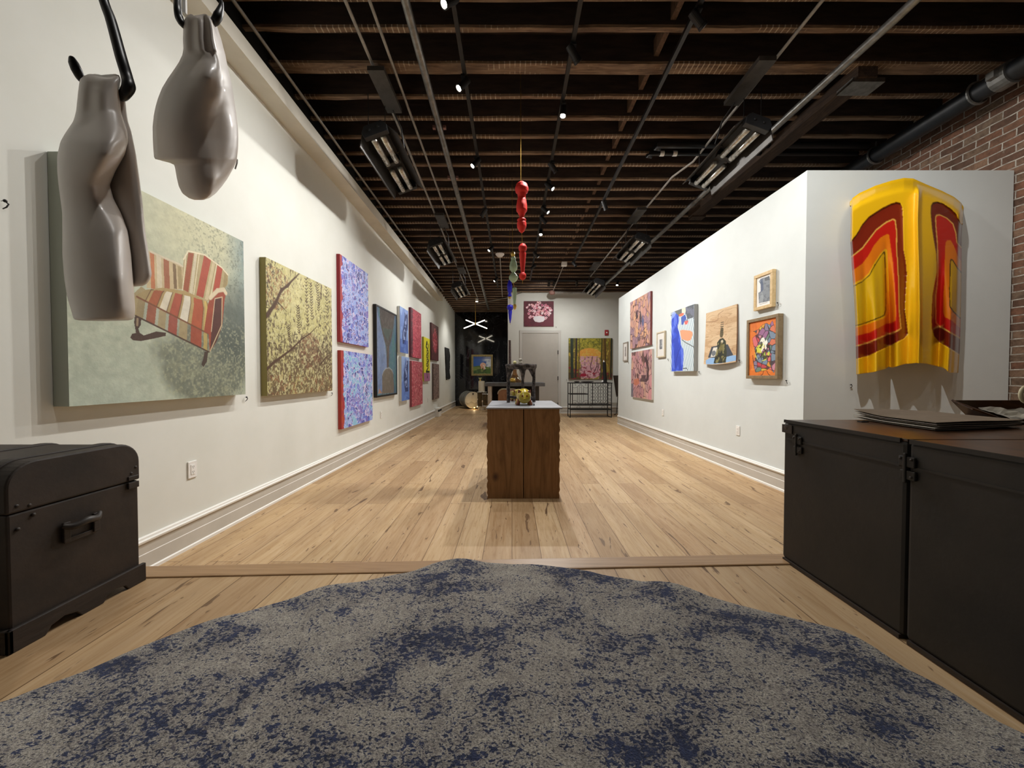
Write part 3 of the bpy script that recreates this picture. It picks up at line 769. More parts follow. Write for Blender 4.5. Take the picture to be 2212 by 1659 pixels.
# pins with tags by the pictures
def pin(wall, px, py, label):
    P, u, n = WALLS[wall]; q = on(px, py, P+n*.002, n); root = thing('wall_pin', label, 'pin', q, 'small pins beside the pictures')
    mb = MB(); mb.tube([q, q+n*.016], [.0015, .0015], 6); mb.build('needle', M_grey_metal, root)
    mb = MB(); mb.sph(q+n*.018, .007, 6, (1, 1, 1)); mb.build('pin_head', M_black, root, smooth=True)
    mb = MB(); mb.tube([q+n*.016, q+n*.02+u*.010-Zv*.010, q+n*.014+u*.007-Zv*.024, q+n*.006-Zv*.034], [.003, .003, .003, .002], 6); mb.build('curled_tail', M_slot, root, smooth=True)
for wl, a in (('right', ((1683, 654, 'small black pin beside the oak framed print'), (1702, 822, 'small black pin beside the orange painting'), (1600, 778, 'small black pin beside the plywood picture'), (1512.5, 803, 'small black pin under the blue figure picture'), (1445, 776, 'small black pin beside the pale framed print'), (1411, 745, 'small black pin beside the upper stone painting'), (1359, 783, 'small black pin beside the smallest framed print'))),
              ('front', ((1835, 831, 'small black pin left below the yellow sculpture'),)), ('left', ((528, 858, 'small black pin under the striped armchair painting'), (714, 849, 'small black pin under the foliage painting'), (2, 434, 'dark pin at the left edge of the left wall'))), ('back', ((1201, 706, 'tiny pin beside the pink flower picture'), (1223.5, 820, 'tiny pin left of the forest picture')))):
    for px, py, lb in a: pin(wl, px, py, lb)
# floor register on the left baseboard
root = thing('baseboard_vent', 'white boxed vent with dark slot at the far end of the left baseboard', 'vent', (XL+.05, 11.1, 0))
mb = MB(); mb.box(XL+.001, 10.9, 0, XL+.12, 11.3, .25); mb.build('housing', M_white_plastic, root, bevel=.008)
mb = MB(); mb.box(XL+.1, 10.895, .15, XL+.125, 11.31, .21); mb.build('slot', M_gap, root)

# ------------------------------------------------------------------ paintings, left wall
def p_chair(A):
    A.fill('B9C0AB'); n = A.fb(3, 1, 5); n2 = A.fb(34, 4, 5)
    A.blend(np.clip((n2-.5)*5, 0, 1), 'AAB39E', .45); A.blend(np.clip((.5-n2)*5, 0, 1), 'C8CCB6', .45)
    u, v = A.U, A.V
    cl = lambda x, a, b: np.clip((x-a)/(b-a), 0, 1)
    A.blend(cl(v, .45, .9)*cl(u, .1, .5)*(1-cl(u, .85, 1))*.9, 'CFCCA8')
    A.blend(cl(u, .80, 1.0)*cl(v+n*.3, .1, 1.1)*(.6+n2*.5), '7E9190')
    A.blend((1-cl(v, .0, .35))*(1-cl(u, .2, .6))*.5, 'B9C8BC')
    d = np.hypot((u-.72)/.36, (v-.2)/.27)+(.5-n)*.9
    A.blend((1-cl(d, .75, 1.05))*.85, '6C7264'); A.blend((1-cl(d, .55, 1.0))*cl(n2, .48, .6), '979A80', .6)
    dd = np.hypot((u-.9)/.2, (v-.42)/.3)+(.5-n)*.6
    A.blend((1-cl(dd, .5, 1.1))*.8, '4A5450')
    sp = A.fb(70, 9, 4); A.blend(cl(sp, .54, .66)*(1-cl(d, .9, 1.2)), 'AEB193', .55); A.blend((1-cl(sp, .34, .44))*cl(u, .45, .7), '5E6558', .5)
    Cc, Rr_, Rd, T, Bn, Dk = 'D8CDB0', '9C4A2A', 'B04A38', 'A38F62', '6E5230', '3C2A22'
    A.poly([(940, 120), (1060, 170), (1130, 200), (1178, 228), (1188, 262), (1175, 372), (1060, 368), (940, 362)], 'C8B48C')
    for a, b, c in ((960, 985, 'C06A38'), (1045, 1080, 'A0502C'), (1000, 1030, 'DCCFB2'), (1105, 1125, Bn), (1135, 1160, T)):
        A.poly([(a, 130+(a-960)*.5), (b, 130+(b-960)*.5), (b+8, 368), (a+8, 366)], c, .85)
    A.line([(965, 130), (1060, 172), (1135, 203), (1180, 230)], .012, 'D9CDB2')
    A.poly([(1175, 178), (1205, 125), (1260, 135), (1310, 150), (1362, 182), (1420, 232), (1458, 276), (1458, 335), (1432, 372), (1372, 412), (1320, 455), (1250, 415), (1190, 395), (1163, 368)], 'B7A67A')
    for P, c in (([(1205, 135), (1240, 140), (1205, 390), (1172, 372)], Rr_), ([(1245, 138), (1262, 142), (1232, 400), (1212, 392)], Cc), ([(1306, 150), (1352, 178), (1300, 425), (1256, 408)], 'B2432E'), ([(1362, 184), (1378, 196), (1330, 440), (1310, 432)], 'D2C29C'),
                 ([(1392, 210), (1424, 238), (1398, 400), (1358, 410)], 'B5402C'), ([(1438, 258), (1458, 280), (1452, 345), (1425, 372)], T)): A.poly(P, c, .92)
    for a, b in (((1190, 160), (1168, 372)), ((1275, 142), (1240, 402)), ((1388, 205), (1345, 430))): A.line([a, b], .007, 'E4D8B6')
    A.line([(1175, 178), (1205, 125), (1310, 150), (1420, 232), (1458, 278)], .010, 'EADFC0')
    A.poly([(840, 432), (880, 400), (940, 372), (1040, 360), (1180, 380), (1260, 415), (1330, 455), (1345, 520), (1337, 658), (1100, 530), (890, 432)], 'B39A66')
    ft = lambda t: (885+450*t, 422+233*t); fb_ = lambda t: (868+467*t, 540+230*t)
    sb = lambda t: (930+400*max(t, 0)**.9, 372+80*max(t, 0)**1.6)
    mid = lambda t: (ft(t)[0]*.45+sb(t)[0]*.55+10, ft(t)[1]*.45+sb(t)[1]*.55-34)
    for a, b, c in ((-.08, .1, T), (.14, .26, 'A44E2C'), (.3, .40, 'E2DAC4'), (.44, .56, 'AC4634'), (.59, .7, 'E6E0CE'), (.75, .9, 'B04A2C'), (.93, .98, 'CDB66A')):
        A.poly([ft(a), mid(a), sb(a), sb(b), mid(b), ft(b)], c, .88); A.poly([ft(a), ft(b), fb_(b), fb_(a)], c if c != 'E2DAC4' and c != 'E6E0CE' else 'B9A67A', .9)
        A.line([ft(b), mid(b), sb(b)], .006, '6A4A2C', al=.8)
    m = A.poly([ft(0), ft(1), fb_(1), fb_(0)], '5A3820', .22)
    A.line([ft(-.02), ft(1)], .010, '7A4A2C'); A.line([fb_(0), fb_(.5), fb_(1)], .01, '4B3020')
    A.poly([(1330, 470), (1345, 420), (1390, 375), (1432, 368), (1447, 392), (1437, 440), (1422, 600), (1388, 700), (1342, 772), (1335, 655), (1305, 640)], '9E4A30')
    A.poly([(1372, 430), (1415, 425), (1420, 600), (1388, 700), (1345, 760), (1352, 640)], '4A2C26', .9)
    A.line([(1345, 425), (1392, 378), (1432, 372), (1445, 395)], .03, 'DCCDAC'); A.line([(1352, 640), (1375, 430), (1420, 420)], .007, 'D0B898')
    A.line([(1422, 420), (1418, 600), (1345, 765)], .008, 'C6B48E')
    A.poly([(862, 545), (905, 550), (900, 600), (885, 622), (895, 650), (920, 665), (1000, 640), (1062, 648), (1060, 668), (1000, 682), (900, 702), (850, 695), (833, 680), (845, 655), (870, 650), (865, 620), (858, 580)], '4A3428')
    A.line([(880, 560), (878, 600)], .012, '9A8468'); A.poly([(1308, 770), (1332, 770), (1325, 830), (1302, 868), (1288, 850), (1300, 815)], '4A3A30')
    A.c *= .80+.3*A.fb(26, 41, 4)[..., None]
picture('large pale green painting of a tilted striped armchair', 'left', 145, 528, 523, 852, 'R', .078, 460, 460, p_chair, 'A9AEA0', zoom=(0, 500, 2.962))
def p_forest(A):
    A.fill('CDC48C'); u, v = A.U, A.V; n = A.fb(4, 2, 5)
    A.blend(n > .55, 'BDB676', .5); A.blend(n < .42, 'DAD3A2', .5)
    dens = np.clip(1.05-1.9*v, -.2, .55)+.5*np.clip((u-.6)*2.2, 0, 1)*np.clip(1.3-v*.7, 0, 1)+.5*np.clip((.28-u)*4, 0, 1)*np.clip((v-.45)*3, 0, 1)
    f = A.fb(46, 5, 4, 1, .62); A.blend(f < .33+.30*dens, '5A4A34', .85)
    f2 = A.fb(58, 12, 3, 1, .7); A.blend(f2 < .29+.28*dens, '3F3024', .8)
    rd = np.hypot((u-.6)/.2, (v-.36)/.16); A.blend((f > .42) & (rd < 1+.4*(n-.5)), '6B2E24', .75)
    A.blend((np.hypot((u-.12)/.2, (v-.8)/.16) < 1) & (f2 > .5), '8B4E2A', .6)
    A.blend((A.fb(20, 21, 3) > .58) & (v < .15), '8A3A24', .6); f3 = A.fb(38, 61, 4, 1, .55); A.blend((f3 < .30+.26*np.clip(dens, 0, 1)), '5C4636', .8); A.blend(np.clip(.75-1.6*v, 0, .5), '8A7448', .6)
    A.blend((A.fb(50, 33, 3) > .60), 'D9D3A0', .6); A.c *= .75+.35*A.fb(20, 3, 3)[..., None]
    for P, w_ in (([(60, 640), (130, 560), (190, 470), (235, 370), (300, 310), (360, 250), (405, 205)], .05), ([(235, 350), (300, 330), (340, 270)], .02), ([(60, 500), (130, 520)], .018), ([(210, 470), (290, 555)], .016),
                  ([(70, 1110), (170, 1010), (330, 890), (420, 800), (500, 745), (560, 685)], .03), ([(590, 1025), (640, 960), (690, 935)], .022), ([(320, 180), (322, 250)], .012), ([(600, 320), (590, 430), (560, 540)], .018)):
        A.line(P, w_, '4E3522', taper=True)
    for sx, y0, y1, k in ((385, 500, 760, 12), (300, 680, 830, 8), (560, 270, 560, 13), (500, 300, 640, 14), (640, 330, 620, 10), (460, 260, 700, 15)):
        A.line([(sx+15, y1), (sx, y0)], .005, '4E3A24')
        for i in range(k):
            yy = y0+(y1-y0)*i/k; xx = sx+15*(i/k)
            A.line([(xx, yy+8), (xx-13, yy-8)], .008, '4A3624'); A.line([(xx, yy+8), (xx+13, yy-8)], .008, '4A3624')
picture('yellow green canvas of dark branches and dense foliage', 'left', 576, 717, 624.4, 844, 'R', .056, 430, 430, p_forest, '8F844E', zoom=(550, 540, 4.146))
def p_blue(seed, cyan):
    def f(A):
        A.fill('A03038'); d1, d2, idx, r = A.vor(420, seed)
        cols = ['6C80D0', '8FA8E2', '4A4EA8', '7C6CC0', '9DB4E8', '5A6CCC', '3E3E90', '8C9CE0'] + (['7FB4DC', '8CC0DC'] if cyan else ['94ACEA'])
        zone = A.fb(4, seed+3, 3); ci = (r.integers(0, 4, 420)[idx]+np.floor(zone*9).astype(int)*2) % len(cols)
        inside = A.U > .055+.10*(A.fb(9, seed, 3)-.45)
        for k, c in enumerate(cols): A.blend((ci == k) & inside, c)
        A.blend(inside & (d1 > .004) & (d1 < .009), 'B9C6F0', .5)
        A.blend(inside & (d2-d1 < .0045), 'DCD0EC', .85); A.blend(inside & (d1 < .005), '2E3288', .55)
        A.blend(inside & (A.fb(7, seed+8, 2) > .68) & (d1 < .008), 'B24A60', .8)
        A.blend(~inside & (A.fb(14, 3) > .5), 'B8502C' if cyan else 'B03A3A', .6)
    return f
picture('blue violet floral canvas with red left margin, upper of a pair', 'left', 735, 795.5, 592, 750, 'R', .045, 300, 380, p_blue(11, 0), 'A3323C')
picture('blue and aqua floral canvas with orange red margin, lower of a pair', 'left', 737, 804.5, 766.7, 906.6, 'R', .045, 300, 360, p_blue(23, 1), 'A8382E')
def p_dark(A):
    A.fill('35606A'); n = A.fb(6, 2, 5); st = A.fb(14, 5, 4, 1.6, .25)
    A.blend(A.U < .16, '3F7F90'); A.blend((A.U < .2) & (st > .55), '2A3A78', .7)
    A.poly([(118, 160), (230, 650), (250, 930), (190, 1010), (185, 1250), (130, 1250), (118, 700)], '7088B8', .95, wob=.01)
    A.blend((A.U < .55) & (st > .52) & (A.V < .7), '8FA6CC', .35)
    A.poly([(290, 650), (330, 480), (352, 300), (352, 1180), (330, 1100), (325, 960), (275, 920)], '3F7C7C', .95, wob=.01)
    A.blend((A.U > .6) & (st > .5), '3C5C9C', .4)
    A.poly([(150, 140), (345, 235), (330, 380), (300, 560), (272, 660), (244, 660), (215, 570), (180, 430), (155, 260)], '3A2E30', wob=.012)
    A.poly([(180, 400), (320, 430), (275, 520), (262, 580), (230, 520)], '2F4A48', .9, wob=.01)
    A.poly([(242, 640), (276, 640), (268, 930), (246, 930)], '49342E')
    A.poly([(186, 1245), (186, 1010), (205, 955), (232, 925), (270, 918), (305, 940), (325, 985), (335, 1120), (336, 1235)], '6E6459', wob=.006)
    A.line([(186, 1010), (205, 955), (232, 925), (275, 915), (310, 945), (328, 990)], .022, 'B0B6BC', al=.6)
    A.poly([(132, 1250), (150, 1180), (186, 1240)], 'B08468')
    A.blend(A.fb(22, 7, 4) > .58, 'A8A8A8', .10); A.blend(A.fb(18, 9, 4) < .4, '1C2022', .2)
picture('tall dark framed abstract of a brown stem and bell form behind glass', 'left', 813.5, 858, 680.5, 852, 'R', .055, 150, 260, p_dark, frame=(.03, .006, M_black), mt=M_gloss, zoom=(795, 640, 5.926))
def p_bluephoto(seed):
    def f(A):
        A.fill('6C8ED0'); v, u = A.V, A.U; n = A.fb(3, seed, 4)
        A.blend(np.clip(v*1.2-.2, 0, 1)*.7, 'A4BCE4'); A.blend((n > .52), '4F6CB8', .5)
        d = np.abs(u-.62-.12*np.sin(v*6+seed)-.1*(n-.5)); w_ = .13+.12*np.sin(v*3.1)
        A.blend((d < w_) & (v > .2) & (v < .92), '1F2A5C', .9); A.blend((d < w_*.6) & (A.fb(16, seed+4, 3) > .55) & (v > .3), '9DB0E0', .8)
        A.blend((v < .3) & (n < .5), '3D55A8', .7)
    return f
picture('blue canvas with a dark blue figure, upper of a pair', 'left', 864, 881.7, 672, 764.5, 'R', .055, 90, 160, p_bluephoto(3), 'DDE0E0')
picture('blue canvas with a dark shape low down, lower of a pair', 'left', 867.5, 884.3, 772.5, 863, 'R', .055, 90, 160, p_bluephoto(8), 'DDE0E0')
def p_dots(base, cols, seed, edge=None, sc=40):
    def f(A):
        A.fill(base); a = A.fb(sc, seed, 3); b = A.fb(sc*.8, seed+7, 3); c = A.fb(sc*1.2, seed+14, 2)
        A.blend(a > .56, cols[0], .85); A.blend(b > .58, cols[1], .8); A.blend(c < .38, cols[2], .85)
        if edge: A.blend((A.U < .14+.1*(A.fb(9, seed, 2)-.5)), edge, .9); A.blend((A.U < .1) & (a > .6), 'B04050', .6)
    return f
picture('red pink speckled canvas with a dark left rim, upper of a pair', 'left', 888, 910, 678.8, 775, 'R', .05, 120, 190, p_dots('C2485A', ('E0828C', '8E2438', 'A83048'), 5, '2C2430'), '5A2A38')
picture('red pink speckled canvas, lower of a pair', 'left', 889.5, 912.8, 782.6, 872, 'R', .05, 120, 190, p_dots('B8485A', ('E4A09C', '8A2C38', 'A03A4A'), 15), '8A4650')
def p_yellow(A):
    A.fill('E8E02E'); u, v = A.U, A.V; A.blend(v < .19, 'A8688C')
    A.ell((.5, .88), .06, .06, '16140F'); A.line([(.45, .9), (.35, .8), (.6, .74)], .06, '16140F', uv=True)
    A.line([(.75, .86), (.7, .78)], .06, '16140F', uv=True)
    for i in range(4): A.ell((.55+.03*(-1)**i, .68-.1*i), .105, .055, '16140F', ring=.42)
    A.line([(.72, .72), (.78, .5), (.7, .32), (.35, .22), (.9, .22)], .05, '16140F', uv=True); A.line([(.45, .2), (.55, .1)], .04, '16140F', uv=True); A.ell((.55, .09), .04, .03, '16140F')
picture('narrow yellow canvas with black brush figures over a mauve foot', 'left', 915.8, 928.7, 733, 823, 'R', .05, 60, 170, p_yellow, 'A9A033')
def p_darkred(A):
    p_dots('5E2A30', ('7E3A3E', '3A1C20', '4A2228'), 31)(A); A.blend((np.hypot((A.U-.5)/.36, (A.V-.55)/.38)+A.fb(9, 4)*.5 < 1.1) & (A.fb(30, 6) > .42), 'C03A4E', .9); A.blend((A.fb(18, 9, 3) > .6) & (np.hypot(A.U-.5, A.V-.55) < .35), 'E08A90', .8)
picture('dark red canvas with a bright crimson centre, upper far pair', 'left', 932, 947.2, 706.7, 780, 'R', .045, 90, 140, p_darkred, '4A2A2C')
picture('brown canvas covered in pale squiggles, lower far pair', 'left', 936.5, 948.6, 787, 860, 'R', .045, 80, 140, p_dots('6A5650', ('B09890', '42342F', '8C6E66'), 44, sc=34), '5C4B45')
# ragged black textile on the far left wall
P, u, n = WALLS['left']
a = on(962, 750, P+n*.03, n); b = on(971, 751, P+n*.03, n); zt = a.z; zb = on(966, 815, P+n*.03, n).z
mb = MB(); r = random.Random(3); rows = []; W_ = b.y-a.y
for i in range(28):
    t_ = i/27; row = []
    for j in range(12):
        s_ = j/11; sl_ = .25*t_*W_; nar = 1-.15*t_
        drop = (zt-zb)*(t_+(.10*r.random() if i == 27 else 0))
        row.append((XL+.012+.03*math.sin(s_*13+t_*4)**2+r.uniform(0, .008), a.y+sl_+W_*s_*nar+r.uniform(-.008, .008), zt-drop))
    rows.append(row)
mb.loft(rows, closed=False); o = mb.build('wall_textile', mat('black_wool', '141414', .95, c2='242424', sc=60, bmp=.6), solid=.012)
tag(o, 'ragged black textile hanging on the far left wall beside the black wall', 'textile')

# ------------------------------------------------------------------ pictures on the partition
def p_stone(seed, tone):
    def f(A):
        d1, d2, idx, r = A.vor(80, seed, 1.0, .72)
        cols = tone; ci = r.integers(0, len(cols), 80)[idx]
        A.fill(cols[0])
        for k, c in enumerate(cols): A.blend(ci == k, c)
        A.blend(A.fb(8, seed, 4) > .56, '8C7684', .35); A.blend(A.fb(30, seed+2, 3) > .58, 'D6A898', .3)
        A.blend(d2-d1 < .007+.014*(A.fb(6, seed+3)-.4), '4A3034', .85)
        return d1
    return f
def p_stone1(A):
    p_stone(5, ('C09080', 'CC9C88', 'A88490', 'D6A486', '9C8090', 'C8948A', 'DAAA7E'))(A)
    for x, y0, y1, c in ((195, 410, 505, '3A2F38'), (240, 385, 580, '33303C'), (268, 430, 600, '4A5C86'), (325, 400, 480, 'C49C68')):
        A.poly([(x, y0), (x+16, (y0+y1)/2), (x+4, y1), (x-14, (y0+y1)/2)], c, .9, wob=.03)
    A.blend((A.V < .3) & (A.V > .12) & (A.U > .4) & (A.U < .75) & (A.fb(12, 3) > .45), '5A4A58', .7)
def p_stone2(A):
    p_stone(9, ('CA9A98', 'BE8A8A', 'D6A69E', 'B0828C', 'D4A890', 'BC9490', 'CE9296'))(A)
    A.poly([(285, 940), (330, 990), (345, 1090), (335, 1220), (300, 1260), (320, 1100), (300, 1000)], '3C2A30', .9, wob=.03)
    A.blend((np.abs(A.U-.55) < .2) & (np.abs(A.V-.42) < .07) & (A.fb(14, 6) > .45), '3E2E38', .85)
    A.blend((A.U < .12) & (A.V < .3), '6E7480', .8); A.poly([(160, 1215), (215, 1200), (230, 1260), (190, 1290), (160, 1270)], 'C87A60', .9)
Z6 = (1340, 600, 5.53)
picture('painting of crowded pink brown stone shapes, upper of a pair on the partition', 'right', 1361.3, 1404.7, 629, 744.7, 'R', .04, 200, 270, p_stone1, '8A4A48', zoom=Z6)
picture('painting of rosy cobble shapes with white edge, lower of a pair on the partition', 'right', 1363.5, 1407.8, 753.7, 864, 'R', .04, 200, 260, p_stone2, 'DCD5CC', zoom=Z6)
def p_print(A, seed=2, inner=(.32, .72, .3, .72)):
    A.fill('EDEBE6'); a, b, c, d = inner; m = (A.U > a) & (A.U < b) & (A.V > c) & (A.V < d)
    A.blend(m, '7E8288'); A.blend(m & (A.fb(30, seed, 4) > .55), '4E5258', .8); A.blend(m & (A.fb(22, seed+5, 4) > .6), 'B4B8BC', .8)
def p_print_warm(A): p_print(A, 7, (.34, .7, .22, .8)); A.blend((A.U > .34) & (A.U < .7) & (A.V > .22) & (A.V < .8), 'A89A92', .6)
M_pale = mat('pale_wood_frame', 'D8CDB4', .5, c2='CABEA4', sc=20)
picture('smallest framed print at the far end of the partition', 'right', 1345.4, 1355, 738, 780, 'R', .03, 60, 90, p_print_warm, frame=(.03, .008, mat('taupe_frame', '9A9288', .5)), name='framed_print', cat='framed print', mt=M_gloss)
picture('pale framed small print right of the stone paintings', 'right', 1417.8, 1435, 714, 771, 'R', .035, 90, 140, p_print, frame=(.025, .01, M_pale), name='framed_print', cat='framed print', mt=M_gloss)
def p_bluefig(A):
    A.fill('C2D4DC'); u, v = A.U, A.V
    st = np.sin((u*1.0+v*.5)*95+2*A.fb(4, 2)); A.blend(st > .45, 'E8ECEC', .8); A.blend((st < -.75), '5F8296', .7)
    A.poly([(600, 400), (735, 370), (735, 430), (690, 470), (650, 440), (600, 460)], '5C5E58', .9); A.poly([(785, 345), (878, 315), (878, 470), (800, 500), (780, 420)], '4C5058', .92, wob=.02)
    A.blend((u > .62) & (v > .78) & (A.fb(26, 4, 3) > .55), '7A7E90', .8)
    A.poly([(600, 415), (650, 400), (650, 430), (600, 445)], 'B9C2C6')
    A.poly([(735, 365), (778, 352), (778, 415), (738, 420)], 'E6DCC4'); A.poly([(700, 440), (735, 420), (765, 425), (745, 455), (705, 465)], 'D8765C')
    A.poly([(728, 470), (770, 440), (790, 480), (745, 565), (728, 560)], '3C58B0', .95, wob=.01); A.poly([(765, 520), (815, 510), (800, 555), (770, 560)], 'D86C66')
    A.poly([(715, 632), (740, 622), (835, 632), (862, 650), (862, 690), (840, 745), (800, 755), (735, 735), (722, 690)], 'F0A07C')
    A.line([(735, 740), (760, 760), (790, 780), (830, 800), (880, 830)], .012, '4A4A44')
    A.poly([(612, 470), (630, 430), (665, 425), (695, 455), (700, 520), (680, 590), (700, 640), (720, 720), (720, 800), (750, 850), (757, 920), (745, 1110), (612, 1118)], '3C58D2')
    A.poly([(655, 440), (690, 465), (695, 520), (670, 580), (655, 560)], '2E48BC', .8)
    n = A.fb(12, 8, 4, 1, .5); m = inpoly(u, v, [A.uv(p) for p in [(612, 470), (665, 430), (700, 640), (757, 920), (745, 1110), (612, 1118)]])
    A.blend(m & (n > .54), '6C86E8', .6); A.blend(m & (n < .42), '2A3CA8', .6)
    A.line([(720, 820), (690, 900), (665, 1000), (650, 1110)], .018, '24349A'); A.poly([(612, 430), (640, 400), (668, 420), (640, 470), (612, 500)], '9CB4EE', .7)
    A.line([(750, 1085), (790, 1080), (805, 1105)], .012, '2A2A2A')
picture('blue seated figure picture with orange patch and pale metal edge', 'right', 1448.5, 1498.8, 657, 801.5, 'R', .06, 190, 300, p_bluefig, 'A8A9A8', zoom=Z6)
# curled plywood picture
def p_ply(A):
    A.fill('CDAE88'); n = A.fb(5, 3, 5, .5, 3); A.blend(n > .55, 'B8946C', .6); A.blend(n < .44, 'D8BD98', .6); g = np.abs(A.fb(2.2, 6, 3, .6, 3)*12 % 1-.5); A.blend(g < .06, '9A744E', .5)
    A.line([(70, 745), (190, 735), (235, 715), (240, 640), (300, 600)], .01, '8A6444', al=.7)
    A.poly([(100, 1230), (150, 1195), (215, 1180), (360, 1165), (460, 1170), (492, 1238), (400, 1245), (250, 1262), (108, 1275)], '8FB4DC')
    A.poly([(130, 1190), (170, 1050), (240, 1035), (345, 1025), (370, 1020), (435, 1165), (360, 1180), (210, 1185)], '3E434C')
    A.poly([(165, 1180), (195, 1060), (350, 1035), (360, 1150), (230, 1170)], 'D8D4C8'); A.ell(A.uv((205, 1130)), .05, .035, '6C7278')
    A.poly([(268, 905), (275, 830), (290, 800), (310, 830), (312, 900), (300, 935), (275, 930)], '5E5236'); A.blend((np.abs(A.U-A.uv((290, 860))[0]) < .05) & (A.V > A.uv((0, 930))[1]) & (A.V < A.uv((0, 800))[1]) & (np.sin(A.V*170) > .1), '33301F', .8)
    A.poly([(240, 1000), (270, 950), (310, 940), (345, 975), (352, 1040), (362, 1130), (358, 1250), (215, 1255), (225, 1180), (250, 1080)], '2E3220', wob=.01)
    m = inpoly(A.U, A.V, [A.uv(p) for p in [(215, 1255), (250, 1000), (345, 975), (358, 1250)]]); A.blend(m & (A.fb(26, 5, 3) > .57), '8C8450', .8); A.blend(m & (A.fb(20, 15, 3) < .4), '16180F', .8)
    A.ell(A.uv((300, 985)), .025, .022, 'C8BCA0'); A.poly([(270, 1090), (285, 990), (305, 990), (318, 1090), (295, 1110)], '6A6030', .7)
p0, u, v, wd, ht = place('right', 1523, 1589, 657, 782, 'R', .03)
n_ = u.cross(v); root = thing('plywood_picture', 'unframed curling plywood picture of a kneeling figure before a car', 'picture', p0+u*wd/2)
A = Art(p0, u, v, wd, ht, 180, 250).zoom(1510, 570, 5.924); p_ply(A); sf = A.build('picture_surface', root, M_paint, 0)
def curl(o, dx):
    for vv in o.data.vertices:
        p = vv.co+WL[root.name]-p0; a = p.dot(u)/wd; b = p.dot(v)/ht
        bend = .028*math.cos((a-.5)*3.0)*(1-b)-.012+.02*(1-b)**2+dx
        vv.co += n_*bend+u*((1-b)*.035*(a-.2))+v*(.05*(a-.5)*(1-b)*0+.02*math.sin((1-a)*3)*(-(1-b)))
curl(sf, 0)
mb = MB(); rows = []
for j in range(13):
    rows.append([p0+u*wd*i/12+v*ht*j/12-n_*.010 for i in range(13)])
mb.loft(rows, closed=False); bk = mb.build('plywood_sheet', M_tan, root, solid=.006); bk.modifiers['solid'].offset = 0; curl(bk, 0)
def p_oakprint(A):
    A.fill('F0EEEA'); m = A.poly([(750, 225), (775, 190), (850, 165), (885, 150), (905, 240), (905, 470), (752, 505), (745, 370), (778, 350), (775, 260)], '8C9298')
    A.blend(m & (A.fb(30, 3, 4) > .52), '6A7078', .7); A.blend(m & (A.fb(14, 8, 4) > .58), 'B0B6BA', .6)
    A.poly([(770, 200), (800, 185), (812, 330), (775, 370)], '4A5878', .7, wob=.02); A.poly([(825, 180), (885, 155), (890, 205), (830, 220)], '4A4C50', .7, wob=.02)
    A.line([(760, 520), (860, 492)], .005, '9A9A9A')
Z7 = (1510, 570, 5.924)
picture('oak framed grey print, upper right on the partition above the orange one', 'right', 1628, 1668, 581, 662, 'R', .045, 130, 170, p_oakprint, frame=(.035, .012, M_oakframe), name='framed_print', cat='framed print', zoom=Z7, mt=M_gloss)
def p_orange(A):
    A.fill('E0782A'); A.blend(A.fb(7, 3, 5) > .55, 'EA9040', .6); A.blend(A.fb(12, 13, 4) < .4, 'C8601E', .5)
    m = inpoly(A.U+(A.fb(9, 2)-.5)*.05, A.V+(A.fb(9, 5)-.5)*.05, [A.uv(p) for p in [(790, 780), (850, 765), (890, 790), (925, 735), (960, 830), (950, 900), (985, 880), (960, 960), (975, 1070), (960, 1130), (985, 1160), (960, 1300), (940, 1400), (880, 1340), (830, 1370), (700, 1390), (680, 1250), (720, 1180), (690, 1060), (670, 950), (720, 900), (700, 860), (750, 830)]])
    d1, d2, idx, r = A.vor(75, 17); cols = ['D86E74', 'C04A50', '6C8478', '8A7C94', 'D89A3C', 'C88A9A', '7A8CA0', 'D4B040', '9A6A90', 'D2785A']; ci = r.integers(0, 10, 75)[idx]
    for k, c in enumerate(cols): A.blend(m & (ci == k), c)
    A.blend(m & (d2-d1 < .007), '2A2226', .85)
    e = m.astype(float); ed = (np.abs(np.gradient(e, axis=0))+np.abs(np.gradient(e, axis=1))) > 0; A.blend(ed, '1E1A1C', .9)
    A.poly([(752, 1100), (758, 1010), (785, 950), (815, 940), (830, 990), (815, 1080), (770, 1150)], 'F0EEE0', wob=.01); A.poly([(830, 1100), (825, 1000), (850, 965), (862, 1010), (850, 1080)], 'F2F0E4', wob=.01)
    c = (A.fb(22, 4, 3) > .54) & (np.hypot((A.U-.5)/.28, (A.V-.42)/.16) < 1); A.blend(c, 'D2D84A', .9); A.blend((A.fb(26, 24, 3) > .57) & (np.hypot((A.U-.5)/.3, (A.V-.42)/.2) < 1), '1C1A20', .9)
    for P in ([(680, 865), (720, 870)], [(670, 1170), (690, 1330)], [(760, 1440), (800, 1410), (810, 1370)], [(850, 1370), (870, 1410), (910, 1440)], [(690, 1300), (760, 1310)]): A.line(P, .007, '2A1A14')
picture('thick framed orange abstract of bright patchwork faces', 'right', 1612, 1680, 677, 818.5, 'R', .06, 230, 300, p_orange, frame=(.035, .014, M_walnut), zoom=Z7)
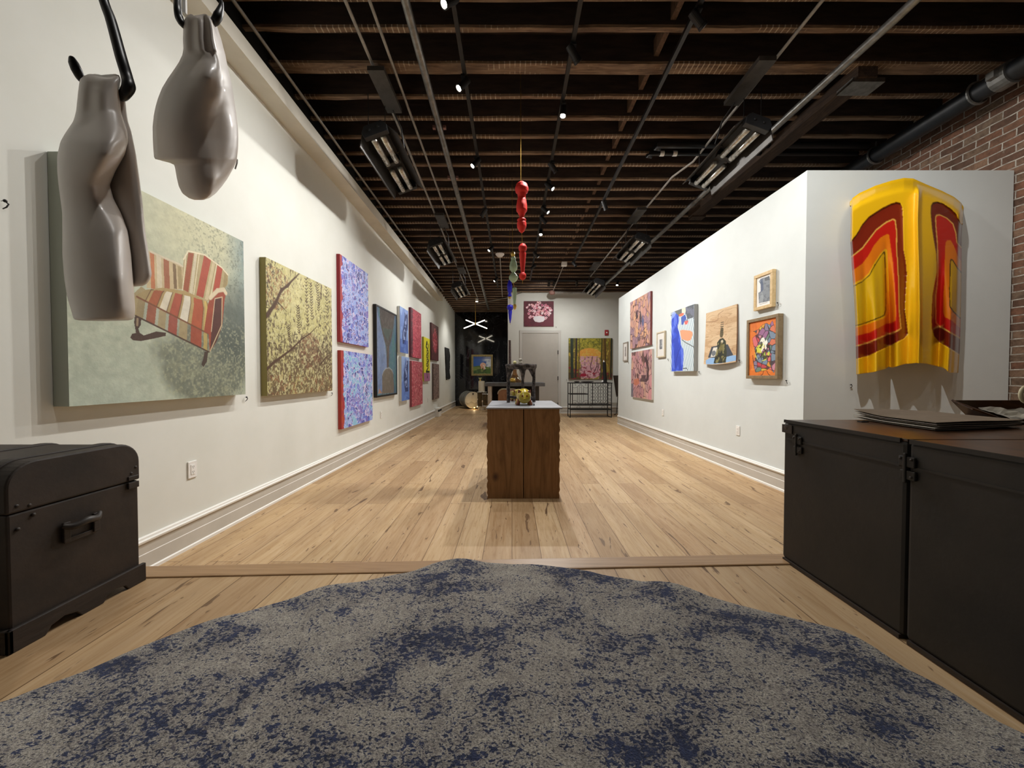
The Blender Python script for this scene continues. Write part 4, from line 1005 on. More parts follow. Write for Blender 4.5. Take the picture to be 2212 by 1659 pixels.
# ------------------------------------------------------------------ pictures at the back
def p_flowers(A):
    A.fill('6A2233'); A.blend(A.fb(6, 3, 4) < .45, '4E1826', .6); r = random.Random(5)
    for i in range(95):
        a = r.uniform(0, 6.28); d = r.random()**.6; x = .5+.45*d*math.cos(a); y = .60+.36*d*math.sin(a)
        c = r.choice(['F0A8B8', 'F6C4CC', 'E07890', 'F8DCE0', 'C8688C', 'EE9C9C']); R0 = r.uniform(.025, .042)
        A.ell((x, y), R0, R0, c); A.ell((x, y), R0*.5, R0*.5, r.choice(['C04868', 'F8E8EC']))
    A.poly([(.34, .40), (.68, .40), (.70, .26), (.64, .18), (.38, .18), (.32, .28)], 'F4EEF2', uv=True); A.ell((.51, .29), .17, .10, 'F4EEF2')
picture('maroon picture of pink flowers in a white vase above the door', 'back', 1132, 1196, 650.5, 705, 'R', .03, 200, 180, p_flowers, '5A2230', name='painting')
def p_woods(A):
    A.fill('A8943A'); u, v = A.U, A.V; n = A.fb(5, 3, 5)
    A.blend(np.clip((v-.55)*3, 0, 1)*.8, '96962E'); A.blend((A.fb(26, 6, 4) > .52) & (v > .5), 'C4B440', .7); A.blend((A.fb(22, 16, 4) < .45) & (v > .45), '5A6024', .7)
    A.ell((.48, .60), .36, .2, 'F0A848', .9); A.poly([(.27, .56), (.7, .56), (.74, .1), (.6, .02), (.3, .03), (.28, .3)], 'E0A8B0', uv=True, wob=.03)
    A.blend((A.fb(14, 8, 4) > .55) & (v < .5) & (u > .25) & (u < .75), 'ECC4C8', .7); A.blend((A.fb(18, 28, 4) < .38) & (v < .55) & (u > .2) & (u < .8), '6A4440', .7); A.blend((A.fb(18, 38, 4) > .58) & (v > .35) & (v < .75), 'E8C860', .6)
    A.blend((u < .2) & (A.fb(9, 12, 4) > .45), '5A5428', .7); A.blend((u > .76) & (A.fb(9, 15, 4, 2, .5) > .45), '7A5C24', .8)
    A.blend((v < .16) & ((u < .28) | (u > .7)), '3A2028', .75); A.blend((v < .3) & (A.fb(14, 21, 3) > .6), '9A1F3A', .8)
    for x0, x1, w_, c in ((.07, .08, .09, '2E3A30'), (.18, .16, .05, '3A2A28'), (.25, .23, .03, '6A5A30'), (.76, .74, .035, '4A4A24'), (.83, .86, .05, '5A4018'), (.93, .95, .04, '8A6A28'), (.98, .97, .05, '2A2E22')): A.line([(x0, 1), (x1, .05)], w_, c, uv=True)
    for P in ([(.55, .55), (.5, .3), (.52, .22)], [(.65, .5), (.65, .32), (.6, .2), (.56, .14)], [(.7, .38), (.66, .2)]): A.line(P, .022, '5A3038', uv=True)
    A.ell((.47, .19), .06, .02, 'A01E34'); A.ell((.58, .14), .05, .02, 'A01E34'); A.ell((.34, .10), .1, .05, 'B02040')
picture('square picture of yellow green woods with a pink clearing', 'back', 1228.4, 1322.5, 730.5, 819, 'R', .05, 230, 210, p_woods, '3A3A2A')
def p_gold(A):
    A.fill('2E5CA8'); u, v = A.U, A.V; n = A.fb(3.2, 4, 5); A.blend(np.clip((n-.50)*9, 0, 1), 'D8DCE4'); A.blend(np.clip((u-.45)*3, 0, 1)*np.clip((A.fb(7, 14, 4)-.46)*9, 0, 1), 'E8ECF0', .85); A.blend(v > .85, '1E4490', .6)
    A.poly([(0, .42), (.3, .47), (.7, .44), (1, .32), (1, 0), (0, 0)], '4E6E30', uv=True); A.blend((v < .42) & (A.fb(6, 9, 4) > .52), '2F4A1E', .8); A.blend((v < .4) & (A.fb(9, 19, 4) > .6), '8A9448', .6)
    A.ell((.55, .5), .11, .10, 'E4B49C'); A.line([(.48, .5), (.46, .32)], .05, 'E0A080', uv=True); A.line([(.58, .48), (.66, .3)], .05, 'E8DCD0', uv=True); A.line([(.55, .42), (.6, .25)], .04, 'D89070', uv=True)
picture('gold framed sky and meadow picture on the black wall', 'far', 1018.3, 1064.5, 766, 811.5, 'R', .06, 150, 140, p_gold, frame=(.075, .02, mat('dull_gilt', 'A89768', .4, .5, c2='8A7A4A', sc=20)), mt=M_gloss)

def fit(p, yr):
    k = p[1]/yr; return Vector((p[0]*k, p[1], CAMZ+(p[2]-CAMZ)*k))
# ------------------------------------------------------------------ yellow draped hood sculpture on the partition front
YW = 3.63
def hz_(px, py): q = atY(px, py, 3.46); return q.x, q.z
def zm(x, y): return (1820+x/3.529, 370+y/3.529)
def zh(x, y): return hz_(*zm(x, y))
top = [zh(*p) for p in ((62, 230), (75, 205), (130, 165), (250, 110), (370, 72), (470, 50), (540, 55), (640, 100), (760, 150), (850, 195), (905, 240), (922, 270))]
bot = [zh(*p) for p in ((105, 1548), (160, 1542), (232, 1532), (300, 1515), (330, 1508), (352, 1490), (375, 1498), (480, 1470), (560, 1462), (640, 1466), (690, 1478), (770, 1500), (825, 1535), (882, 1537))]
lef = [zh(*p) for p in ((62, 230), (62, 400), (60, 540), (70, 700), (85, 900), (98, 1150), (102, 1350), (105, 1548))]
rig = [zh(*p) for p in ((922, 270), (915, 380), (908, 500), (906, 700), (905, 900), (900, 1150), (893, 1350), (882, 1537))]
def pl(P, t, key=0):     # resample polyline by parameter
    L = [0]
    for a, b in zip(P, P[1:]): L.append(L[-1]+math.hypot(a[0]-b[0], a[1]-b[1]))
    t *= L[-1]
    for i in range(len(P)-1):
        if t <= L[i+1] or i == len(P)-2:
            f = (t-L[i])/(L[i+1]-L[i]); return (P[i][0]+(P[i+1][0]-P[i][0])*f, P[i][1]+(P[i+1][1]-P[i][1])*f)
NX, NY = 260, 360
X = np.zeros((NY, NX)); Z = X.copy()
Tt = [pl(top, i/(NX-1)) for i in range(NX)]; Bb = [pl(bot, i/(NX-1)) for i in range(NX)]
for j in range(NY):
    t = j/(NY-1); l = pl(lef, t); r_ = pl(rig, t)
    for i in range(NX):
        s_ = i/(NX-1)
        x = (1-t)*Tt[i][0]+t*Bb[i][0]+(1-s_)*l[0]+s_*r_[0]-((1-s_)*(1-t)*top[0][0]+s_*(1-t)*top[-1][0]+(1-s_)*t*bot[0][0]+s_*t*bot[-1][0])
        z = (1-t)*Tt[i][1]+t*Bb[i][1]+(1-s_)*l[1]+s_*r_[1]-((1-s_)*(1-t)*top[0][1]+s_*(1-t)*top[-1][1]+(1-s_)*t*bot[0][1]+s_*t*bot[-1][1])
        X[j, i] = x; Z[j, i] = z
Sg, Tg = np.meshgrid(np.linspace(0, 1, NX), np.linspace(0, 1, NY))
sm = lambda x, a, b: (lambda q: q*q*(3-2*q))(np.clip((x-a)/(b-a), 0, 1))
ga = lambda x, c, w_: np.exp(-((x-c)/w_)**2)
rc = .585+.02*Tg                                        # the central ridge
D = .19+.07*(1-np.abs(Sg-rc)/.6)                         # peaked shell standing off the wall
D += .045*ga(Sg, rc, .020)*sm(Tg, .02, .05)              # narrow crease moulding
D -= .15*(1-sm(Tg, 0, .09))**2                          # rolled top edge
D -= .09*(1-sm(Sg, 0, .035))**2+.10*(1-sm(1-Sg, 0, .07))**2
wv = sm(Tg, .25, 1.0)
D += wv*(.06*ga(Sg, .62, .07)-.15*ga(Sg, .31+.02*Tg, .032)-.15*ga(Sg, .79, .04)+.05*ga(Sg, .19, .04)-.045*ga(Sg, .11, .028)+.035*ga(Sg, .40, .05)-.045*ga(Sg, .50, .04)+.04*ga(Sg, .90, .03))
D += .018*np.sin(Sg*22+Tg*3)*wv*wv
D = np.maximum(D, .012)
# raised outline of the two panels
def hpoly(P): return [zh(*p) for p in P]
C = np.ones((NY, NX, 3))*np.array(lin('EBB814'))
def hp(P, col, hl=None, al=1.0):
    m = inpoly(X, Z, hpoly(P)).astype(float)
    for _ in range(1): m[1:-1, 1:-1] = (m[:-2, 1:-1]+m[2:, 1:-1]+m[1:-1, :-2]+m[1:-1, 2:]+m[1:-1, 1:-1]*2)/6
    m = m[..., None]*al; C[:] = C*(1-m)+np.array(lin(col))*m; return m[..., 0]
E0 = -60   # the left stripes run off the left edge
brL = [(E0, 560), (62, 540), (110, 480), (150, 410), (200, 350), (300, 285), (370, 250), (410, 238), (440, 245), (455, 275), (462, 400), (465, 600), (482, 690), (490, 780), (480, 950), (475, 1060), (490, 1170), (497, 1240), (470, 1275), (350, 1335), (200, 1405), (100, 1432), (E0, 1440)]
m = hp(brL, '7E2410'); D -= .014*m
hp([(E0, 655), (70, 645), (150, 580), (210, 500), (255, 442), (330, 385), (385, 360), (405, 370), (415, 450), (417, 600), (432, 850), (436, 1050), (450, 1200), (420, 1222), (340, 1250), (180, 1318), (100, 1336), (E0, 1340)], 'E8B050')
hp([(E0, 668), (72, 655), (152, 592), (214, 510), (258, 452), (332, 395), (385, 370), (398, 380), (407, 450), (410, 600), (425, 850), (428, 1050), (440, 1195), (415, 1212), (340, 1240), (180, 1306), (100, 1328), (E0, 1330)], 'C41F14')
hp([(E0, 775), (75, 758), (150, 705), (200, 640), (240, 565), (290, 505), (340, 478), (355, 485), (365, 560), (385, 700), (400, 900), (410, 1080), (405, 1138), (370, 1155), (330, 1165), (200, 1232), (102, 1255), (E0, 1260)], 'E67A12')
hp([(E0, 868), (82, 855), (150, 822), (200, 775), (240, 700), (290, 625), (325, 590), (340, 600), (345, 700), (352, 900), (352, 1070), (335, 1112), (290, 1130), (180, 1170), (100, 1192), (E0, 1195)], 'EFB414')
hp([(E0, 885), (82, 872), (150, 838), (204, 788), (244, 712), (292, 640), (318, 606), (326, 620), (330, 760), (335, 960), (334, 1060), (322, 1100), (285, 1118), (180, 1158), (100, 1180), (E0, 1182)], '3A2608')
hp([(E0, 892), (84, 879), (152, 844), (209, 793), (249, 718), (294, 648), (312, 625), (318, 640), (322, 760), (327, 960), (326, 1056), (314, 1094), (283, 1110), (178, 1151), (100, 1173), (E0, 1175)], 'DDB010')
E1 = 960
m = hp([(675, 265), (690, 242), (720, 234), (765, 246), (830, 290), (870, 330), (900, 400), (E1, 430), (E1, 1420), (895, 1398), (800, 1340), (740, 1305), (700, 1260), (683, 1200), (680, 1100), (688, 950), (705, 850), (720, 780), (718, 640), (700, 540), (685, 440), (675, 340)], '6E1D0E'); D -= .014*m
hp([(705, 350), (715, 332), (740, 328), (795, 352), (845, 398), (868, 470), (875, 540), (E1, 640), (E1, 1320), (890, 1275), (800, 1222), (735, 1186), (708, 1155), (706, 950), (718, 860), (722, 780), (720, 560), (708, 420)], 'E0A850')
hp([(713, 352), (722, 340), (742, 337), (792, 360), (838, 404), (860, 474), (868, 545), (E1, 650), (E1, 1308), (890, 1263), (800, 1210), (740, 1176), (717, 1150), (715, 950), (726, 860), (730, 780), (728, 560), (716, 420)], 'BC1C14')
hp([(785, 545), (800, 526), (825, 526), (850, 570), (880, 650), (E1, 760), (E1, 1230), (890, 1190), (830, 1135), (780, 1112), (768, 1080), (768, 950), (778, 850), (780, 680)], 'DA7412')
hp([(818, 690), (822, 668), (840, 670), (875, 730), (E1, 830), (E1, 1150), (890, 1120), (840, 1070), (815, 1035), (812, 900)], '3A2608')
hp([(826, 690), (830, 680), (838, 682), (872, 740), (E1, 842), (E1, 1138), (890, 1108), (843, 1060), (823, 1030), (820, 900)], 'C89A10')
base = Vector(((top[0][0]+top[-1][0])/2, YW, Z.min()))
root = thing('hood_sculpture', 'yellow draped fibreglass hood with red and orange stripes mounted on the partition', 'sculpture', base)
Yg = YW-D; Kg = Yg/3.46; X = X*Kg; Z = CAMZ+(Z-CAMZ)*Kg
co = np.stack([X-base.x, Yg-base.y, Z-base.z], -1).reshape(-1, 3)
me = bpy.data.meshes.new('striped_shell'); me.vertices.add(NX*NY); me.vertices.foreach_set('co', co.ravel())
I = np.arange((NY-1)*(NX-1)); rr = I//(NX-1); cc = I % (NX-1); a_ = rr*NX+cc
F4 = np.stack([a_, a_+NX, a_+NX+1, a_+1], 1).ravel(); nf = len(I)
me.loops.add(nf*4); me.loops.foreach_set('vertex_index', F4); me.polygons.add(nf)
me.polygons.foreach_set('loop_start', np.arange(nf)*4); me.polygons.foreach_set('loop_total', np.full(nf, 4)); me.update(calc_edges=True)
me.polygons.foreach_set('use_smooth', [True]*nf)
at = me.color_attributes.new('Col', 'FLOAT_COLOR', 'POINT'); at.data.foreach_set('color', np.concatenate([C.reshape(-1, 3), np.ones((NX*NY, 1))], 1).ravel())
M_hoodpaint = attr_mat('glossy_hood_paint', .32, .35); me.materials.append(M_hoodpaint)
o = bpy.data.objects.new('striped_shell', me); COL.objects.link(o); o.parent = root; WL[o.name] = base
md_ = o.modifiers.new('solid', 'SOLIDIFY'); md_.thickness = .008; md_.offset = -1
mb = MB()
for z in (base.z+.5, base.z+1.4): mb = MB(); mb.box(base.x-.2, YW-.1, z-.02, base.x+.2, YW-.002, z+.02); mb.build('mounting_batten', M_tan, root)

# ------------------------------------------------------------------ hanging torso forms
M_torso = mat('greige_torso_plastic', 'D2C9C0', .4, c2='CAC1B8', sc=3, coat=.12)
def curve_tube(mb, pts, rs, n=10, k=6):
    """smooth tapered rod through the points"""
    P = [Vector(p) for p in pts]; out = []; ro = []
    for i in range(len(P)-1):
        p0 = P[max(i-1, 0)]; p1 = P[i]; p2 = P[i+1]; p3 = P[min(i+2, len(P)-1)]
        for j in range(k):
            t = j/k; out.append(.5*((2*p1)+(p2-p0)*t+(2*p0-5*p1+4*p2-p3)*t*t+(3*p1-p0-3*p2+p3)*t**3)); ro.append(rs[i]*(1-t)+rs[i+1]*t)
    out.append(P[-1]); ro.append(rs[-1]); return mb.tube(out, ro, n)
def interp(tab, y):
    for a, b in zip(tab, tab[1:]):
        if y <= b[0]:
            f = (y-a[0])/(b[0]-a[0]); f = max(0, f); return [a[i]+(b[i]-a[i])*f for i in range(1, len(a))]
    return list(tab[-1][1:])
YM = 1.12
def P3(px, py, Y): return atY(px, py, Y)
# left form: a half torso shell; table of y, left edge, right edge of the bulge, front bulge, back edge x
TL = [(162, 178, 256, .025, 262), (170, 172, 262, .045, 268), (200, 168, 258, .055, 268), (240, 164, 262, .06, 272), (262, 158, 268, .075, 275), (285, 142, 276, .095, 283), (305, 130, 278, .11, 287), (335, 123, 270, .12, 293), (370, 123, 250, .115, 298),
      (400, 126, 238, .10, 302), (430, 130, 246, .095, 306), (460, 134, 262, .10, 309), (500, 134, 277, .115, 313), (550, 134, 284, .13, 321), (600, 138, 288, .14, 328), (640, 144, 291, .14, 292), (670, 153, 293, .135, 291), (688, 158, 290, .125, 288), (694, 162, 286, .115, 284)]
root = thing('torso_form', 'greige headless torso form hung at the far left by a long black hook', 'mannequin', P3(225, 700, YM), 'hanging torso forms')
mb = MB(); rings = []; y = 162.0
while y <= 694:
    xl, xr, d, xb = interp(TL, y); L = P3(xl, y, YM); Rr_2 = P3(xr, y, YM); c = (L+Rr_2)/2; hw = (Rr_2.x-L.x)/2; ring = []
    for k in range(28):
        a = 2*math.pi*k/28; ca, sa = math.cos(a), math.sin(a)
        fx = math.copysign(abs(ca)**.85, ca); off = -math.copysign(abs(sa)**.8, sa)
        dep = d if sa > 0 else .035
        bump_ = 0
        if sa > 0:
            g = math.exp(-((y-330)/55)**2)*.022*math.exp(-((ca-.35)/.45)**2)-math.exp(-((y-425)/45)**2)*.035*math.exp(-((ca-.75)/.3)**2)
            g += math.exp(-((y-240)/60)**2)*.012*math.exp(-((ca-.1)/.22)**2)-math.exp(-((y-215)/45)**2)*.014*math.exp(-((ca+.35)/.2)**2)
            g += .012*math.exp(-((y-600)/60)**2)*math.exp(-((ca-.55)/.25)**2)
            bump_ = g
        ring.append(fit((c.x+hw*fx, YM+off*dep-bump_*sa, c.z+(.010*math.sin(a*3+1) if y < 168 else 0)), YM))
    rings.append(ring); y += 7
mb.loft(rings); mb.build('body', M_torso, root, smooth=True, sub=1)
mb = MB(); rings = []; y = 200.0
while y <= 628:
    xl, xr, d, xb = interp(TL, y)
    if y > 600: xb = 328-(y-600)*.9
    a = P3(xr-30, y, YM); b = P3(xb, y, YM); f = .012
    zz = a.z
    rings.append([Vector((a.x, YM+.0, zz)), Vector((b.x-.012, YM-f*.6, zz)), Vector((b.x, YM+f, zz)), Vector((b.x+.004, YM+.055, zz)), Vector((b.x-.01, YM+.075, zz)), Vector((a.x, YM+.035, zz))]); y += 12
rings = [[fit(p, YM) for p in g_] for g_ in rings]; mb.loft(rings); mb.build('back_flange', M_torso, root, smooth=True, sub=1)
M_hook = mat('black_iron_hook', '0B0B0C', .4)
mb = MB(); q = lambda x, y_, dy=0: P3(x, y_, YM+dy)
curve_tube(mb, [q(205, -90, .03), q(224, 0, .03), q(240, 45, .02), (q(262, 125)), q(274, 165), q(278, 186, -.01), q(270, 202, -.01), q(262, 210, 0), q(254, 205, .03)], [.011, .012, .013, .014, .014, .015, .013, .011, .009])
mb.build('hook', M_hook, root, smooth=True)
mb = MB(); curve_tube(mb, [q(155, 124, .02), q(160, 138, .02), q(166, 152, .02), q(174, 168, .03), q(184, 180, .04)], [.006, .012, .013, .011, .008]); mb.build('hook_tip', M_hook, root, smooth=True)
mb = MB(); t0 = q(205, -90, .03); mb.tube([t0, (t0.x, t0.y, cz(t0.y, -.02))], .006, 6); mb.build('hanging_rod', M_hook, root)
# right form
YN = 1.28
TR = [(34, 404, 448, 455, .03), (42, 398, 454, 464, .045), (60, 396, 457, 470, .05), (85, 395, 459, 478, .055), (105, 396, 463, 483, .055), (118, 394, 466, 487, .06), (135, 386, 471, 490, .075), (150, 376, 475, 493, .09), (170, 362, 477, 498, .105), (190, 350, 476, 502, .115), (210, 342, 470, 505, .12), (230, 336, 459, 508, .12), (250, 332, 452, 511, .12), (275, 329.5, 449, 514, .118), (300, 330, 450, 515, .115), (320, 331, 454, 514.5, .112), (343, 333, 457, 512, .11),
      (354, 375, 458, 509, .09), (362, 378, 459, 505, .09), (385, 382, 461, 492, .088), (402, 386, 459, 480, .08), (418, 394, 455, 466, .06), (428, 408, 446, 452, .04), (432, 420, 436, 440, .02)]
root = thing('torso_form', 'greige torso form hung by the ceiling edge, with a rounded lobe below', 'mannequin', P3(425, 440, YN), 'hanging torso forms')
mb = MB(); rings = []; ys = [34+5*i for i in range(62)]+[343.5, 346]+[348+4*i for i in range(22)]
tz = lambda y: P3(425, y, YN).z
for y in ys:
    if y > 432: continue
    xl, xc, xr, d = interp(TR, y); L = P3(xl, y, YN).x; Cx = P3(xc, y, YN).x; Rx = P3(xr, y, YN).x; z = tz(y); ring = []
    for k in range(13):     # dark face turned to the viewer
        t = k/12; x = L+(Cx-L)*t; yy = YN-.5*d*math.sin(math.pi*t*.86+.05)-.02*t
        if 130 < y < 230: yy -= .022*math.exp(-((t-.72)/.2)**2)*math.exp(-((y-160)/30)**2)
        if y < 110: yy -= .006*math.sin(t*14)
        ring.append(Vector((x, yy, z+(.006*math.sin(t*9) if y < 38 else 0))))
    yc = ring[-1].y
    for k in range(1, 9):   # lit flank going back to the right
        t = k/8; ring.append(Vector((Cx+(Rx-Cx)*math.sin(t*math.pi/2)**.9, yc+.01+.13*t**1.15, z)))
    for k in range(1, 6):
        t = k/6; ring.append(Vector((Rx+(L-Rx)*t, yc+.14-.02*math.sin(t*3), z)))
    rings.append([fit(p, YN) for p in ring])
mb.loft(rings); mb.build('body', M_torso, root, smooth=True)
q = lambda x, y_, dy=0: P3(x, y_, YN+dy)
mb = MB(); curve_tube(mb, [q(388, -60, .03), q(384, -5, .02), q(384, 20), q(387, 38), q(394, 52), q(402, 60, .03)], [.008, .010, .011, .012, .010, .007]); mb.build('hook', M_hook, root, smooth=True)
mb = MB(); curve_tube(mb, [q(479, 2, .02), q(477, 18, .02), q(471, 34, .01), q(464, 46, .01), q(456, 54, .03)], [.004, .009, .013, .012, .008]); mb.build('hook_tip', M_hook, root, smooth=True)
mb = MB(); t0 = q(388, -60, .03); mb.tube([t0, (t0.x, t0.y, cz(t0.y, -.02))], .006, 6); mb.build('hanging_rod', M_hook, root)
mb = MB(); a = q(399, 30, .05); mb.tube([a, (a.x, a.y, cz(a.y, 0))], .007, 6); mb.build('white_cord', M_white_plastic, root)
mb = MB(); mb.tube([q(508, 365, .12), q(512, 352, .12), q(512.5, 345, .12), q(509, 342, .12)], .0025, 6); mb.build('wire_loop', M_grey_metal, root)

# ------------------------------------------------------------------ turned ornaments on wires
def turned(name, label, Y, col, pieces, wires, group='hanging turned wooden ornaments'):
    """pieces: list of (list of (y_px, half width px), x_px, colour)"""
    x0 = pieces[0][1]; y0 = pieces[0][0][0][0]; tp = P3(x0, y0, Y)
    root = thing(name, label, 'hanging ornament', tp, group)
    for pr, xc, c in pieces:
        mb = MB(); prof = []
        for y_, w_ in pr: p = P3(xc, y_, Y); prof.append((max(w_, .05)/F*Y, p.z))
        c0 = P3(xc, pr[0][0], Y); out = []
        for (r1, z1), (r2, z2) in zip(prof, prof[1:]):
            for j in range(4): t = j/4; s_ = t*t*(3-2*t); out.append((r1+(r2-r1)*s_, z1+(z2-z1)*t))
        out.append(prof[-1]); mb.lathe(out, (c0.x, Y, 0), 28); mb.build('turned_piece', c, root, smooth=True)
    for a, b in wires:
        mb = MB(); pa = P3(*a, Y) if a[1] > -900 else Vector((P3(a[0], 0, Y).x, Y, cz(Y, -.2))); mb.tube([pa, P3(*b, Y)], .003, 6); mb.build('wire', M_brass, root)
    return root
M_rd = mat('matt_red_paint', 'E02A20', .6, c2='D8261E'); M_gn = mat('sage_green_paint', 'A6BFA0', .55); M_bl = mat('cobalt_paint', '2622C8', .5); M_gold = mat('gold_ball', 'D0B05A', .3, .6)
turned('turned_ornament', 'large bright red turned ornament hanging in two linked pieces', 3.9, None, [
    ([(392, 2), (394, 6), (399, 12), (408, 14.5), (414, 13.5), (419, 9.5), (423, 9), (427, 8), (434, 10), (445, 11.5), (455, 11.5), (461, 8), (466, 5.5), (470, 5), (474, 9), (475.5, 10), (477, 8), (482, 10), (490, 10), (498, 6.5), (503, 2)], 1127, M_rd),
    ([(526, 2), (528, 6), (534, 9), (540, 8.5), (544, 5.5), (545, 6.5), (547, 7.5), (565, 6), (585, 4.2), (589, 4), (592, 7), (596, 7.8), (601, 6.5), (605, 2)], 1129, M_rd)],
    [((1125, -999), (1125, 392)), ((1127, 503), (1128.5, 527)), ((1129, 604), (1129, 613))])
turned('turned_ornament', 'sage green turned ornament with gold balls behind the red one', 5.6, None, [
    ([(543, 1), (545, 3.5), (549, 5), (553, 4), (555, 2)], 1108, M_gold),
    ([(555, 3), (558, 5.5), (562, 5), (568, 7), (576, 8.5), (582, 8), (586, 5), (589, 3), (592, 6), (598, 9.5), (602, 9.5), (606, 7), (610, 3)], 1109, M_gn),
    ([(622, 4), (625, 4.8), (640, 4.2), (655, 3), (657, 2.5)], 1111.5, M_gn), ([(656, 1.5), (659, 3.5), (662, 4), (666, 3), (669, .8)], 1112, M_gold)],
    [((1106, -999), (1107, 543)), ((1109, 610), (1111, 622))])
turned('turned_ornament', 'cobalt blue turned ornament, farthest of the hanging row', 7.4, None, [
    ([(605, 2), (608, 3.5), (618, 5.5), (626, 5), (634, 3), (638, 4.2), (640, 4), (641, 2)], 1101, M_bl),
    ([(641, 3), (643, 3.4), (645, 2)], 1101, M_gold),
    ([(658, 2), (660, 6), (664, 7.2), (668, 6), (670, 3.8), (673, 4.2), (685, 3), (698, 1)], 1102, M_bl)],
    [((1101, -999), (1101, 605)), ((1101, 645), (1102, 658)), ((1102, 697), (1102, 702))])
M_mott = mat('mottled_bark', '3A3034', .8, c2='8A7A78', sc=60, bmp=.6)
# ------------------------------------------------------------------ plinth with slab, pigs, small sculpture
px0, px1 = P3(1051, 900, 3.64).x, P3(1210.5, 900, 3.64).x; PT = .855; Y0, Y1 = 3.64, 4.62
root = thing('wooden_plinth', 'rough brown wooden plinth box in the middle of the gallery floor', 'plinth', ((px0+px1)/2, (Y0+Y1)/2, 0))
xm = P3(1131, 900, 3.64).x; r = random.Random(8)
def jag(x0, x1, jl, jr):
    L_ = []; n = 30
    for i in range(n+1): L_.append((x0+(r.uniform(0, .012) if jl else 0), PT*i/n))
    Rg = [(x1-(r.uniform(0, .012) if jr else 0), PT*i/n) for i in range(n, -1, -1)]
    return L_+Rg
mb = MB(); mb.prism(jag(px0, xm-.004, 1, 0), 'y', Y0, Y0+.045); mb.build('front_board', M_box, root)
mb = MB(); mb.prism(jag(xm+.004, px1, 0, 1), 'y', Y0+.002, Y0+.045); mb.build('front_board', M_box, root)
for x0, x1 in ((px0+.012, px0+.05), (px1-.05, px1-.012)):
    for k in range(3):
        mb = MB(); mb.box(x0, Y0+.045, PT*k/3+.003, x1, Y1, PT*(k+1)/3-.003); mb.build('side_board', M_box, root)
mb = MB(); mb.box(px0+.05, Y1-.04, 0, px1-.05, Y1, PT); mb.build('rear_board', M_box, root)
mb = MB(); mb.box(px0-.003, Y0-.012, PT, px1+.02, Y1+.02, PT+.016)
tag(mb.build('slab_top', mat('grey_zinc_slab', '8F9197', .45, c2='7B7D83', sc=5, bmp=.1), bevel=.004), 'thin grey slab lying on the wooden plinth', 'slab')
ZT = PT+.016
# ceramic pigs
M_pig = mat('yellow_ceramic', 'CDB83A', .18, c2='B89A2C', sc=6, coat=.5, lo=.4, hi=.7); M_pigc = mat('brown_glaze', '6E2A16', .25, c2='8A4A22', sc=20, coat=.4); M_pigf = mat('olive_glaze', 'A5902E', .22, c2='B4A23A', sc=15, coat=.4)
def pig(x, y, rot, sc, label):
    root = thing('ceramic_pig', label, 'ceramic pig', (x, y, ZT), 'yellow ceramic pigs'); M = Matrix.Translation((x, y, ZT)) @ Matrix.Rotation(rot, 4, 'Z') @ Matrix.Scale(sc, 4)
    mb = MB(); mb.sph((0, .03, .098), .076, 14, (1, 1.45, .92)); mb.xf(M); mb.build('body', M_pig, root, smooth=True)
    mb = MB(); R9 = Matrix.Rotation(R_(90), 4, 'X'); mb.lathe([(.0, .0), (.045, .0), (.056, .006), (.06, .02), (.062, .05)], (0, -.04, .082), 28, R9, cap=True); 
    mb = MB(); mb.lathe([(.062, 0), (.063, .03), (.058, .05), (.05, .058), (0, .06)], (0, -.04, .083), 28, R9); mb.xf(M); hd = mb.build('head', M_pigf, root, smooth=True)
    for s_ in (-1, 1):
        mb = MB(); mb.add([(s_*.025, -.075, .135), (s_*.068, -.07, .12), (s_*.062, -.085, .162), (s_*.03, -.06, .14), (s_*.06, -.05, .128)], [(0, 1, 2), (0, 2, 3), (2, 1, 4), (3, 2, 4), (0, 3, 4, 1)]); mb.xf(M); mb.build('ear', M_pigc, root, bevel=.002)
        for yy in (-.03, .10):
            mb = MB(); mb.tube([(s_*.04, yy, .07), (s_*.058, yy-.006, .03), (s_*.066, yy-.012, .001)], [.024, .019, .021], 12); mb.xf(M); mb.build('leg', M_pigc if yy < 0 else M_pig, root, smooth=True)
        mb = MB(); mb.box(s_*.022-.009, -.102, .088, s_*.022+.009, -.098, .104, None); mb.xf(M); mb.build('eye', M_pigc, root, bevel=.003)
    mb = MB(); mb.tube([(-.012, -.101, .066), (0, -.104, .074), (.012, -.101, .066)], .003, 6); mb.xf(M); mb.build('snout_mark', M_gold, root)
g = atZ(1132, 876, ZT); pig(g.x, g.y+.06, R_(3), 1.02, 'yellow ceramic pig facing the viewer at the front of the plinth')
g = atZ(1117, 868, ZT); pig(g.x, g.y+.17, R_(-60), .85, 'second yellow ceramic pig half hidden behind the front one')
mb = MB(); g = atZ(1153.5, 874.5, ZT+.006); mb.sph((g.x, g.y, ZT+.0075), .0075, 6); tag(mb.build('small_bead', M_black, smooth=True), 'tiny black ball on the slab right of the pig', 'bead')
